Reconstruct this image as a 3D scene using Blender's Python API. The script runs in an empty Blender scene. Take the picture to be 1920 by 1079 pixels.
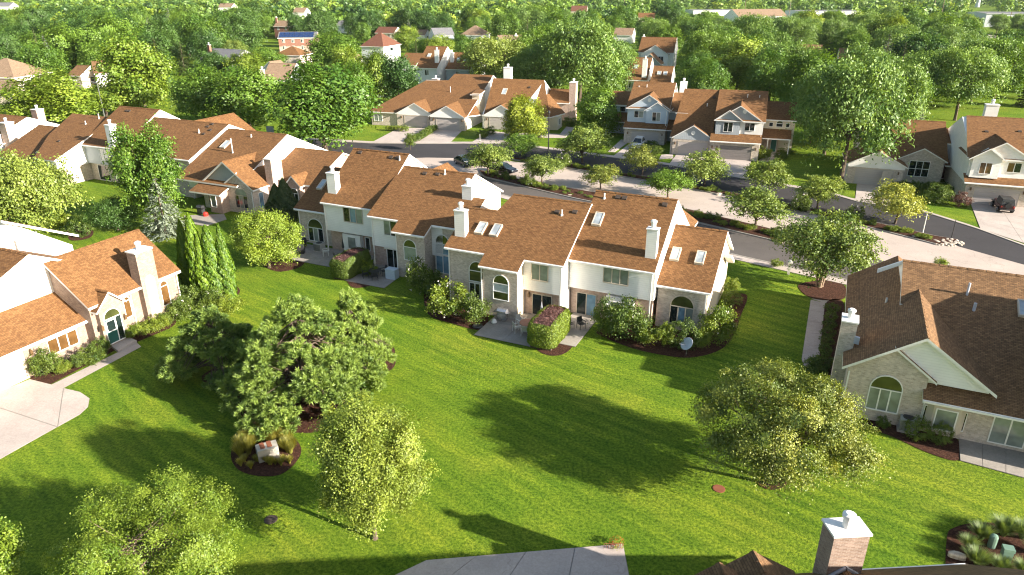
import bpy, bmesh, math, random
import numpy as np
from mathutils import Vector
R = math.radians
# ------------------------------------------------------------------ camera, sky, sun, exposure
sc = bpy.context.scene
C = sc.collection
FPX, PITCH, CAMH = 1331.0, R(23.0), 27.0
cam = bpy.data.cameras.new('camera'); co = bpy.data.objects.new('camera', cam); C.objects.link(co)
co.location = (0, 0, CAMH); co.rotation_euler = (R(90) - PITCH, 0, 0)
cam.sensor_width = 36.0; cam.lens = FPX / 1920 * 36; cam.clip_end = 6000; cam.clip_start = .5
sc.camera = co
SUN_AZ, SUN_EL = R(-26.5), R(20.6)          # from +X towards +Y
sv = Vector((math.cos(SUN_AZ) * math.cos(SUN_EL), math.sin(SUN_AZ) * math.cos(SUN_EL), math.sin(SUN_EL)))
w = bpy.data.worlds.new('World'); sc.world = w; w.use_nodes = True
wn = w.node_tree.nodes; wn.clear()
sky = wn.new('ShaderNodeTexSky'); sky.sky_type = 'NISHITA'; sky.sun_disc = False
sky.sun_elevation = SUN_EL; sky.sun_rotation = math.atan2(sv.x, sv.y); sky.air_density = 1.2; sky.dust_density = 1.5; sky.ozone_density = 1.0
bg = wn.new('ShaderNodeBackground'); bg.inputs[1].default_value = .068
wo = wn.new('ShaderNodeOutputWorld')
w.node_tree.links.new(sky.outputs[0], bg.inputs[0]); w.node_tree.links.new(bg.outputs[0], wo.inputs[0])
sl = bpy.data.lights.new('sun', 'SUN'); so = bpy.data.objects.new('sun', sl); C.objects.link(so)
sl.energy = 5.0; sl.angle = R(.6); sl.color = (1.0, .915, .8)
so.location = (60, -30, 60); so.rotation_euler = (-sv).to_track_quat('-Z', 'Y').to_euler()
sc.view_settings.view_transform = 'Standard'; sc.view_settings.look = 'None'; sc.view_settings.gamma = 1
sc.view_settings.exposure = 1.8; sc.view_settings.use_curve_mapping = False
sc.render.engine = 'CYCLES'
sc.cycles.max_bounces = 6; sc.cycles.diffuse_bounces = 3; sc.cycles.glossy_bounces = 3; sc.cycles.transmission_bounces = 4
sc.cycles.transparent_max_bounces = 6; sc.cycles.volume_bounces = 1
sc.cycles.caustics_reflective = False; sc.cycles.caustics_refractive = False
sc.cycles.use_denoising = True
sc.cycles.pixel_filter_type = 'BLACKMAN_HARRIS'; sc.cycles.filter_width = 1.15
sc.cycles.sample_clamp_indirect = 6
# ------------------------------------------------------------------ survey helpers: a sight line meets a level plane
cP, sP = math.cos(PITCH), math.sin(PITCH)
def G(px, py, h=0.0):
    x = (px - 960) / FPX; y = -(py - 539.5) / FPX
    d = (x, cP + y * sP, -sP + y * cP); t = (h - CAMH) / d[2]
    return Vector((d[0] * t, d[1] * t, h))
def topz(base, py):                              # height of a thing standing at base whose top shows at row py
    y = -(py - 539.5) / FPX
    return CAMH + base.y * (-sP + y * cP) / (cP + y * sP)
def Qp(p):
    z = p[2] - CAMH; f = p[1] * cP - z * sP; u = p[1] * sP + z * cP
    return 960 + FPX * p[0] / f, 539.5 - FPX * u / f
# ------------------------------------------------------------------ materials
MAT = {}
def newmat(n, rough=.8, spec=.3):
    m = bpy.data.materials.new(n); m.use_nodes = True; MAT[n] = m
    nt = m.node_tree; b = nt.nodes['Principled BSDF']
    b.inputs['Roughness'].default_value = rough; b.inputs['Specular IOR Level'].default_value = spec
    return m, nt, b
def N(nt, t, **k):
    n = nt.nodes.new(t)
    for a, v in k.items():
        if a.startswith('i_'):
            key = a[2:]; key = int(key) if key.isdigit() else key.replace('_', ' ')
            n.inputs[key].default_value = v
        else: setattr(n, a, v)
    return n
def L(nt, a, b): nt.links.new(a, b)
def ramp(nt, fac, stops):
    r = N(nt, 'ShaderNodeValToRGB'); e = r.color_ramp.elements
    while len(e) < len(stops): e.new(.5)
    for x, (p, c) in zip(e, stops): x.position = p; x.color = (*c, 1)
    L(nt, fac, r.inputs[0]); return r.outputs[0]
def mix(nt, fac, a, b, mode='MIX'):
    m = N(nt, 'ShaderNodeMix', data_type='RGBA', blend_type=mode)
    for s, v in ((m.inputs[0], fac), (m.inputs[6], a), (m.inputs[7], b)):
        if hasattr(v, 'is_output'): L(nt, v, s)
        elif isinstance(v, (int, float)): s.default_value = v
        else: s.default_value = (*v, 1)
    return m.outputs[2]
def noise(nt, vec, scale, detail=3, rough=.6):
    n = N(nt, 'ShaderNodeTexNoise'); n.inputs['Scale'].default_value = scale; n.inputs['Detail'].default_value = detail
    n.inputs['Roughness'].default_value = rough
    if vec is not None: L(nt, vec, n.inputs['Vector'])
    return n.outputs[0]
def bump(nt, b, h, strength, dist):
    n = N(nt, 'ShaderNodeBump'); n.inputs['Strength'].default_value = strength; n.inputs['Distance'].default_value = dist
    L(nt, h, n.inputs['Height']); L(nt, n.outputs[0], b.inputs['Normal'])
def uvc(nt): return N(nt, 'ShaderNodeUVMap').outputs[0]
def geo(nt): return N(nt, 'ShaderNodeNewGeometry').outputs['Position']
def plain(n, col, rough=.7, spec=.3, var=.12, scale=2.0, metal=0):
    m, nt, b = newmat(n, rough, spec); b.inputs['Metallic'].default_value = metal
    f = noise(nt, geo(nt), scale, 4)
    c = ramp(nt, f, [(.3, tuple(x * (1 - var) for x in col)), (.7, tuple(min(1, x * (1 + var)) for x in col))])
    L(nt, c, b.inputs['Base Color']); return m
def brickmat(n, c1, c2, mortar, bw, rh, ms, blotch, rough=.9, bias=0, bs=.5, bd=.02):
    m, nt, b = newmat(n, rough, .2); uv = uvc(nt)
    t = N(nt, 'ShaderNodeTexBrick'); L(nt, uv, t.inputs['Vector'])
    t.inputs['Scale'].default_value = 1; t.inputs['Brick Width'].default_value = bw; t.inputs['Row Height'].default_value = rh
    t.inputs['Mortar Size'].default_value = ms; t.inputs['Bias'].default_value = bias; t.inputs['Mortar Smooth'].default_value = .3
    t.inputs['Color1'].default_value = (*c1, 1); t.inputs['Color2'].default_value = (*c2, 1); t.inputs['Mortar'].default_value = (*mortar, 1)
    f = noise(nt, uv, .55, 5, .65)
    k = ramp(nt, f, [(.25, (1 - blotch,) * 3), (.75, (1 + blotch,) * 3)])
    g = noise(nt, uv, 3.2, 3); k2 = ramp(nt, g, [(.3, (.84, .82, .8)), (.7, (1.12, 1.12, 1.14))])
    c = mix(nt, 1, mix(nt, 1, t.outputs[0], k, 'MULTIPLY'), k2, 'MULTIPLY')
    L(nt, c, b.inputs['Base Color']); bump(nt, b, t.outputs['Fac'], -bs, bd); return m
brickmat('shingle', (0.2232, 0.1139, 0.04424), (0.1376, 0.06656, 0.02576), (0.05952, 0.02816, 0.01344), .27, .125, .01, .16)
brickmat('shingle_brown', (.245, .14, .066), (.14, .079, .038), (.055, .033, .02), .27, .125, .01, .18)
brickmat('shingle_tan', (0.288, 0.2, 0.128), (0.216, 0.148, 0.096), (0.112, 0.08, 0.056), .31, .14, .012, .15)
brickmat('shingle_red', (0.168, 0.072, 0.044), (0.12, 0.0528, 0.0344), (0.072, 0.032, 0.024), .31, .14, .012, .15)
brickmat('shingle_grey', (0.2, 0.2, 0.208), (0.152, 0.152, 0.16), (0.096, 0.096, 0.096), .31, .14, .012, .15)
brickmat('brick', (.6, .51, .42), (.42, .345, .28), (.56, .51, .45), .22, .078, .009, .14)
brickmat('brick_pink', (.5, .35, .27), (.4, .275, .215), (.48, .42, .36), .22, .078, .009, .1)
brickmat('brick_sunlit', (.31, .222, .168), (.225, .155, .118), (.36, .31, .26), .22, .078, .009, .16)  # copy of the pink brick for sunlit faces, colour darkened to offset full sun
brickmat('brick_red', (.27, .105, .065), (.2, .08, .055), (.3, .24, .2), .22, .078, .009, .14)
def sidingmat(n, col, step=.19, vertical=False):
    m, nt, b = newmat(n, .55, .35); uv = uvc(nt); s = N(nt, 'ShaderNodeSeparateXYZ'); L(nt, uv, s.inputs[0])
    d = N(nt, 'ShaderNodeMath', operation='DIVIDE'); d.inputs[1].default_value = step; L(nt, s.outputs[0 if vertical else 1], d.inputs[0])
    f = N(nt, 'ShaderNodeMath', operation='FRACT'); L(nt, d.outputs[0], f.inputs[0])
    edge = ramp(nt, f.outputs[0], [(0, (.74, .74, .74)), (.1, (1, 1, 1))])
    k = ramp(nt, noise(nt, uv, .8, 4), [(.3, tuple(x * .93 for x in col)), (.7, tuple(min(1, x * 1.04) for x in col))])
    L(nt, mix(nt, 1, k, edge, 'MULTIPLY'), b.inputs['Base Color'])
    bump(nt, b, f.outputs[0], .5, -.02); return m
sidingmat('siding_white', (.82, .8, .76)); sidingmat('siding_cream', (.66, .57, .43)); sidingmat('siding_grey', (.36, .39, .41), .3, True)
sidingmat('siding_blue', (.46, .53, .6)); sidingmat('siding_pale', (.6, .62, .62)); sidingmat('door_grey', (.45, .4, .37), .27)
sidingmat('door_dark', (.2, .18, .17), .27); sidingmat('door_cream', (.68, .57, .44), .27)
plain('trim', (.76, .74, .7), .5, .4, .05); plain('trim_tan', (.5, .43, .34), .6, .3, .06); plain('flashing', (.42, .44, .48), .4, .5, .15)
plain('pipe', (.6, .58, .54), .5, .4, .1); plain('dark_metal', (.03, .03, .032), .4, .5, .2); plain('vent_dark', (.055, .04, .03), .8)
plain('door_teal', (.02, .1, .085), .35, .5); plain('door_wine', (.09, .03, .025), .5); plain('lamp_brass', (.12, .07, .03), .4, .5)
plain('curtain', (.42, .4, .36), .8); plain('terracotta', (.4, .2, .13), .8)
def glassmat(n, col, rough=.04):
    m, nt, b = newmat(n, rough, .7)
    f = noise(nt, geo(nt), .9, 2)
    L(nt, ramp(nt, f, [(.35, tuple(x * .7 for x in col)), (.65, tuple(x * 1.25 for x in col))]), b.inputs['Base Color'])
    b.inputs['IOR'].default_value = 1.6; return m
glassmat('glass', (.012, .02, .02)); glassmat('glass_blind', (.22, .25, .22), .12); glassmat('glass_blue', (.16, .27, .36), .1); glassmat('glass_sky', (.36, .4, .42), .12)
glassmat('glass_amber', (.12, .062, .022), .1); glassmat('glass_lawn_reflection', (.055, .062, .02), .06)  # arched panes: the lawn's green reflection is put into the base colour
def concretemat(n, col, sc_=.35, crack=.25):
    m, nt, b = newmat(n, .9, .2); p = geo(nt)
    a = noise(nt, p, sc_, 6, .7); f = noise(nt, p, 9, 3)
    c = ramp(nt, a, [(.3, tuple(x * .82 for x in col)), (.7, tuple(x * 1.12 for x in col))])
    c = mix(nt, 1, c, ramp(nt, f, [(.3, (.9, .9, .9)), (.7, (1.08, 1.08, 1.08))]), 'MULTIPLY')
    v = N(nt, 'ShaderNodeTexVoronoi', feature='DISTANCE_TO_EDGE'); v.inputs['Scale'].default_value = crack
    wv = N(nt, 'ShaderNodeVectorMath', operation='ADD'); L(nt, p, wv.inputs[0])
    nz = N(nt, 'ShaderNodeTexNoise'); nz.inputs['Scale'].default_value = .6; L(nt, p, nz.inputs['Vector'])
    sm = N(nt, 'ShaderNodeVectorMath', operation='SCALE'); sm.inputs['Scale'].default_value = 2.2; L(nt, nz.outputs[1], sm.inputs[0]); L(nt, sm.outputs[0], wv.inputs[1])
    L(nt, wv.outputs[0], v.inputs['Vector'])
    c = mix(nt, 1, c, ramp(nt, v.outputs[0], [(0, (.86, .85, .84)), (.008, (1, 1, 1))]), 'MULTIPLY')
    L(nt, c, b.inputs['Base Color']); bump(nt, b, f, .15, .02); return m
concretemat('concrete', (.42, .36, .32)); concretemat('concrete_road', (.42, .35, .3), .12, .16)
concretemat('asphalt', (.1, .088, .08), .15, .2); concretemat('asphalt_dark', (.045, .042, .044), .15, .2)
concretemat('patio_stone', (.3, .27, .235), .8, .6); concretemat('kerb', (.29, .265, .23), .5, .3)
m, nt, b = newmat('mulch', 1, .1); p = geo(nt)
L(nt, ramp(nt, noise(nt, p, 7, 5, .85), [(.3, (.018, .009, .007)), (.5, (.06, .028, .019)), (.74, (.17, .085, .05))]), b.inputs['Base Color'])
bump(nt, b, noise(nt, p, 11, 4, .8), 1, .12)
m, nt, b = newmat('stone_pale', .9, .2); p = geo(nt)
L(nt, ramp(nt, noise(nt, p, 3, 5, .7), [(.25, (.25, .2, .15)), (.55, (.46, .4, .33)), (.75, (.6, .55, .48))]), b.inputs['Base Color'])
bump(nt, b, noise(nt, p, 6, 4, .7), .5, .05)
plain('box_green', (.13, .21, .16), .5, .4); plain('box_beige', (.36, .33, .28), .55, .3, .15)
plain('rust_stain', (.2, .07, .035), .8); plain('grill_steel', (.5, .5, .52), .25, .6, .1, 2, .8); plain('plastic_blue', (.03, .35, .45), .4)
plain('red', (.5, .03, .02), .4, .5); plain('striped_fabric', (.3, .3, .33), .8); plain('white_metal', (.7, .68, .64), .4, .5)
plain('car_black', (.012, .014, .02), .18, .6, .1); plain('car_white', (.62, .62, .6), .25, .5, .04); plain('car_maroon', (.06, .012, .012), .3, .5)
plain('rubber', (.02, .02, .02), .8); plain('lamp_red', (.4, .02, .01), .3, .6); plain('solar', (.012, .03, .1), .15, .7)
plain('ac_metal', (.33, .34, .32), .5, .4)
# lawn: mown stripes and patches are the grass itself
def lawnmat(n, stripes, ang):
    m, nt, b = newmat(n, .95, .1); p = geo(nt)
    wob = N(nt, 'ShaderNodeTexNoise'); wob.inputs['Scale'].default_value = .03; wob.inputs['Detail'].default_value = 1; L(nt, p, wob.inputs['Vector'])
    sw = N(nt, 'ShaderNodeVectorMath', operation='SCALE'); sw.inputs['Scale'].default_value = 6; L(nt, wob.outputs[1], sw.inputs[0])
    ad = N(nt, 'ShaderNodeVectorMath', operation='ADD'); L(nt, p, ad.inputs[0]); L(nt, sw.outputs[0], ad.inputs[1])
    def stretched(sx, sy, sc_, det=3, src=ad):
        r_ = N(nt, 'ShaderNodeMapping'); r_.inputs['Rotation'].default_value = (0, 0, -ang); L(nt, src.outputs[0], r_.inputs[0])
        q = N(nt, 'ShaderNodeMapping'); q.inputs['Scale'].default_value = (sx, sy, 1); L(nt, r_.outputs[0], q.inputs[0]); return noise(nt, q.outputs[0], sc_, det, .55)
    c = ramp(nt, noise(nt, p, .13, 5, .65), [(.3, (.078, .148, .010)), (.5, (.104, .168, .012)), (.7, (.145, .192, .018))])
    r_ = N(nt, 'ShaderNodeMapping'); r_.inputs['Rotation'].default_value = (0, 0, -ang); L(nt, ad.outputs[0], r_.inputs[0])
    wv = N(nt, 'ShaderNodeTexWave', wave_type='BANDS', bands_direction='Y'); wv.inputs['Scale'].default_value = .27; wv.inputs['Distortion'].default_value = 1.2; wv.inputs['Detail'].default_value = 3; wv.inputs['Detail Scale'].default_value = .6; L(nt, r_.outputs[0], wv.inputs['Vector'])
    msk = ramp(nt, noise(nt, p, .07, 2), [(.38, (0, 0, 0)), (.6, (1, 1, 1))])
    c = mix(nt, msk, c, mix(nt, 1, c, ramp(nt, wv.outputs[0], [(.25, (1 - .26 * stripes, 1 - .17 * stripes, 1 - .2 * stripes)), (.75, (1 + .26 * stripes, 1 + .16 * stripes, 1 + .16 * stripes))]), 'MULTIPLY'))
    band = stretched(.05, .5, 1.0, 2)
    c = mix(nt, 1, c, ramp(nt, band, [(.36, (1 - .24 * stripes, 1 - .16 * stripes, 1 - .18 * stripes)), (.5, (1, 1, 1)), (.64, (1 + .3 * stripes, 1 + .18 * stripes, 1 + .15 * stripes))]), 'MULTIPLY')
    st2 = stretched(.5, 3.0, 1.0, 5)
    c = mix(nt, 1, c, ramp(nt, st2, [(.3, (.76, .82, .76)), (.5, (1, 1, 1)), (.7, (1.26, 1.18, 1.15))]), 'MULTIPLY')
    g = noise(nt, p, 5.5, 4, .85)
    c = mix(nt, 1, c, ramp(nt, g, [(.4, (.5, .6, .5)), (.5, (1, 1, 1)), (.6, (1.55, 1.42, 1.35))]), 'MULTIPLY')
    L(nt, c, b.inputs['Base Color']); bump(nt, b, g, .8, .12); return m
lawnmat('lawn', .62, R(-40)); lawnmat('field', .3, R(10))
def leafmat(n, dark, light, trans=.26, tcol=None):
    m = bpy.data.materials.new(n); m.use_nodes = True; MAT[n] = m; nt = m.node_tree; nt.nodes.clear()
    a = N(nt, 'ShaderNodeAttribute', attribute_name='tint'); oi = N(nt, 'ShaderNodeObjectInfo')
    s = N(nt, 'ShaderNodeMath', operation='MULTIPLY_ADD'); L(nt, oi.outputs['Random'], s.inputs[0]); s.inputs[1].default_value = .36; L(nt, a.outputs['Fac'], s.inputs[2])
    s2 = N(nt, 'ShaderNodeMath', operation='SUBTRACT'); L(nt, s.outputs[0], s2.inputs[0]); s2.inputs[1].default_value = .18
    c = ramp(nt, s2.outputs[0], [(.1, dark), (.9, light)])
    d = N(nt, 'ShaderNodeBsdfDiffuse'); t = N(nt, 'ShaderNodeBsdfTranslucent'); L(nt, c, d.inputs[0])
    L(nt, mix(nt, 1, c, (1.35, 1.25, .55), 'MULTIPLY'), t.inputs[0])
    g = N(nt, 'ShaderNodeBsdfGlossy'); g.inputs['Roughness'].default_value = .5; g.inputs[0].default_value = (.9, .95, .85, 1)
    x = N(nt, 'ShaderNodeMixShader'); x.inputs[0].default_value = trans; L(nt, d.outputs[0], x.inputs[1]); L(nt, t.outputs[0], x.inputs[2])
    y = N(nt, 'ShaderNodeMixShader'); y.inputs[0].default_value = .035; L(nt, x.outputs[0], y.inputs[1]); L(nt, g.outputs[0], y.inputs[2])
    o = N(nt, 'ShaderNodeOutputMaterial'); L(nt, y.outputs[0], o.inputs[0]); return m
leafmat('leaf_mid', (0.05078, 0.127, 0.012), (0.1711, 0.276, 0.0288)); leafmat('leaf_dark', (0.0287, 0.0817, 0.0144), (0.09715, 0.1822, 0.0312))
leafmat('leaf_lime', (0.0828, 0.1613, 0.0112), (0.2576, 0.3315, 0.0336)); leafmat('leaf_olive', (0.07507, 0.1325, 0.0216), (0.276, 0.3422, 0.06))
leafmat('leaf_locust', (0.06808, 0.144, 0.0288), (0.2146, 0.324, 0.0608)); leafmat('leaf_gold', (0.1196, 0.1792, 0.0112), (0.3404, 0.3853, 0.0336))
leafmat('leaf_yellowing', (0.09384, 0.1435, 0.0216), (0.3974, 0.4085, 0.072)); leafmat('leaf_maple', (0.092, 0.1613, 0.01568), (0.3036, 0.3584, 0.0504))
leafmat('needle_pine', (0.07728, 0.149, 0.0312), (0.3422, 0.4526, 0.096), .3); leafmat('needle_blue', (0.0828, 0.1159, 0.084), (0.276, 0.3202, 0.228), .15)
leafmat('needle_dark', (0.03312, 0.06072, 0.0168), (0.09936, 0.127, 0.036), .15); leafmat('arbor', (0.04968, 0.1214, 0.0072), (0.2208, 0.3312, 0.0168), .22)
leafmat('grass_blade', (0.1325, 0.1546, 0.024), (0.4637, 0.4085, 0.084), .4); leafmat('grass_green', (0.06624, 0.1159, 0.036), (0.1987, 0.265, 0.072), .3)
leafmat('shrub', (0.04416, 0.08832, 0.012), (0.1546, 0.2098, 0.0264)); leafmat('shrub_light', (0.08832, 0.149, 0.0144), (0.265, 0.3202, 0.0288)); leafmat('shrub_wine', (0.0552, 0.02429, 0.0264), (0.2208, 0.1104, 0.096))
leafmat('petal', (.6, .55, .5), (.8, .76, .72), .3); leafmat('petal_red', (.5, .03, .01), (.7, .08, .02), .3)
m, nt, b = newmat('bark', .95, .1); p = geo(nt)
L(nt, ramp(nt, noise(nt, p, 7, 5, .8), [(.3, (.05, .035, .025)), (.7, (.17, .13, .1))]), b.inputs['Base Color']); bump(nt, b, noise(nt, p, 12, 3), .6, .04)
m, nt, b = newmat('bark_pale', .95, .1); p = geo(nt)
L(nt, ramp(nt, noise(nt, p, 6, 5, .8), [(.3, (.15, .1, .07)), (.7, (.34, .26, .19))]), b.inputs['Base Color'])
# ------------------------------------------------------------------ mesh helpers
def mesh(name, V, F, mats, fm=None, smooth=False, recalc=True, uv=True):
    me = bpy.data.meshes.new(name); me.from_pydata([tuple(v) for v in V], [], F)
    for x in (mats if isinstance(mats, (list, tuple)) else [mats]): me.materials.append(MAT[x])
    if fm:
        for p_, i in zip(me.polygons, fm): p_.material_index = i
    if recalc:
        bm = bmesh.new(); bm.from_mesh(me); bmesh.ops.recalc_face_normals(bm, faces=bm.faces); bm.to_mesh(me); bm.free()
    me.update()
    if uv:
        ul = me.uv_layers.new(name='UVMap').data
        for p_ in me.polygons:
            n = p_.normal
            t = Vector((-n.y, n.x, 0))
            t = Vector((1, 0, 0)) if t.length < .05 else t.normalized()
            bt = n.cross(t)
            for li in p_.loop_indices:
                c_ = me.vertices[me.loops[li].vertex_index].co; ul[li].uv = (c_.dot(t), c_.dot(bt))
    if smooth: me.shade_smooth()
    return me
def link(name, me, parent=None, loc=(0, 0, 0), rot=(0, 0, 0), scale=(1, 1, 1)):
    o = bpy.data.objects.new(name, me); C.objects.link(o); o.parent = parent
    o.location = loc; o.rotation_euler = rot; o.scale = scale; return o
def tag(o, label=None, cat=None, group=None, kind=None):
    for k, v in (('label', label), ('category', cat), ('group', group), ('kind', kind)):
        if v: o[k] = v
    return o
def empty(name, loc, rz=0, **k):
    o = link(name, None, None, loc, (0, 0, rz)); o.empty_display_size = .3; return tag(o, **k)
def boxVF(x0, x1, y0, y1, z0, z1):
    V = [(x, y, z) for z in (z0, z1) for y in (y0, y1) for x in (x0, x1)]
    return V, [(0, 2, 3, 1), (4, 5, 7, 6), (0, 1, 5, 4), (2, 6, 7, 3), (0, 4, 6, 2), (1, 3, 7, 5)]
class MB:
    def __init__(s): s.V, s.F, s.m = [], [], []
    def raw(s, V, F, mi=0):
        o = len(s.V); s.V += list(V); s.F += [tuple(i + o for i in f) for f in F]; s.m += [mi] * len(F); return s
    def box(s, x0, x1, y0, y1, z0, z1, mi=0): return s.raw(*boxVF(x0, x1, y0, y1, z0, z1), mi)
    def prism(s, poly, axis, c0, c1, mi=0):
        n = len(poly); f = {'v': lambda a, b, c: (a, c, b), 'u': lambda a, b, c: (c, a, b), 'z': lambda a, b, c: (a, b, c)}[axis]
        V = [f(a, b_, c0) for a, b_ in poly] + [f(a, b_, c1) for a, b_ in poly]
        F = [tuple(range(n)), tuple(range(n, 2 * n))] + [(i, (i + 1) % n, n + (i + 1) % n, n + i) for i in range(n)]
        return s.raw(V, F, mi)
    def tube(s, pts, rad, n=6, mi=0, caps=True):
        pts = [Vector(p_) for p_ in pts]; rings = []
        rad = rad if isinstance(rad, (list, tuple)) else [rad] * len(pts)
        for i, p_ in enumerate(pts):
            d = (pts[min(i + 1, len(pts) - 1)] - pts[max(i - 1, 0)]).normalized()
            a = d.cross(Vector((0, 0, 1))); a = Vector((1, 0, 0)) if a.length < .1 else a.normalized(); b_ = d.cross(a)
            rings.append([p_ + (a * math.cos(k * 2 * math.pi / n) + b_ * math.sin(k * 2 * math.pi / n)) * rad[i] for k in range(n)])
        V = [v for r_ in rings for v in r_]
        F = [(i * n + k, i * n + (k + 1) % n, (i + 1) * n + (k + 1) % n, (i + 1) * n + k) for i in range(len(pts) - 1) for k in range(n)]
        if caps: F += [tuple(range(n)), tuple(range(len(V) - n, len(V)))]
        return s.raw(V, F, mi)
    def lathe(s, prof, cx=0, cy=0, n=12, mi=0):
        V = [(cx + r_ * math.cos(k * 2 * math.pi / n), cy + r_ * math.sin(k * 2 * math.pi / n), z) for r_, z in prof for k in range(n)]
        F = [(i * n + k, i * n + (k + 1) % n, (i + 1) * n + (k + 1) % n, (i + 1) * n + k) for i in range(len(prof) - 1) for k in range(n)]
        F += [tuple(range(n)), tuple(range(len(V) - n, len(V)))]
        return s.raw(V, F, mi)
    def me(s, name, mats, smooth=False): return mesh(name, s.V, s.F, mats, s.m, smooth)
    def put(s, name, mats, parent=None, smooth=False, **k): return link(name, s.me(name, mats, smooth), parent, **k)
def smooth_pts(pts, closed=True, sub=6):
    n = len(pts); out = []
    P_ = lambda i: Vector(pts[i % n][:2]) if closed else Vector(pts[max(0, min(n - 1, i))][:2])
    for i in range(n if closed else n - 1):
        a, b_, c_, d = P_(i - 1), P_(i), P_(i + 1), P_(i + 2)
        for k in range(sub):
            t = k / sub
            out.append(.5 * ((2 * b_) + (c_ - a) * t + (2 * a - 5 * b_ + 4 * c_ - d) * t * t + (3 * b_ - a - 3 * c_ + d) * t ** 3))
    if not closed: out.append(P_(n - 1))
    return out
def area(name, pts, z, mat, th=None, kind='structure', parent=None, sm=False):
    pts = smooth_pts(pts) if sm else [Vector(p_[:2]) for p_ in pts]
    if th is None:
        me = mesh(name, [(p_.x, p_.y, z) for p_ in pts], [tuple(range(len(pts)))], mat, recalc=False)
        if me.polygons[0].normal.z < 0: me.flip_normals()
    else:
        me = MB().prism([(p_.x, p_.y) for p_ in pts], 'z', z - th, z).me(name, mat)
    o = link(name, me, parent)
    if kind and parent is None: o['kind'] = kind
    return o
def gp(*a): return [G(x, y) for x, y in a]
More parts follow.
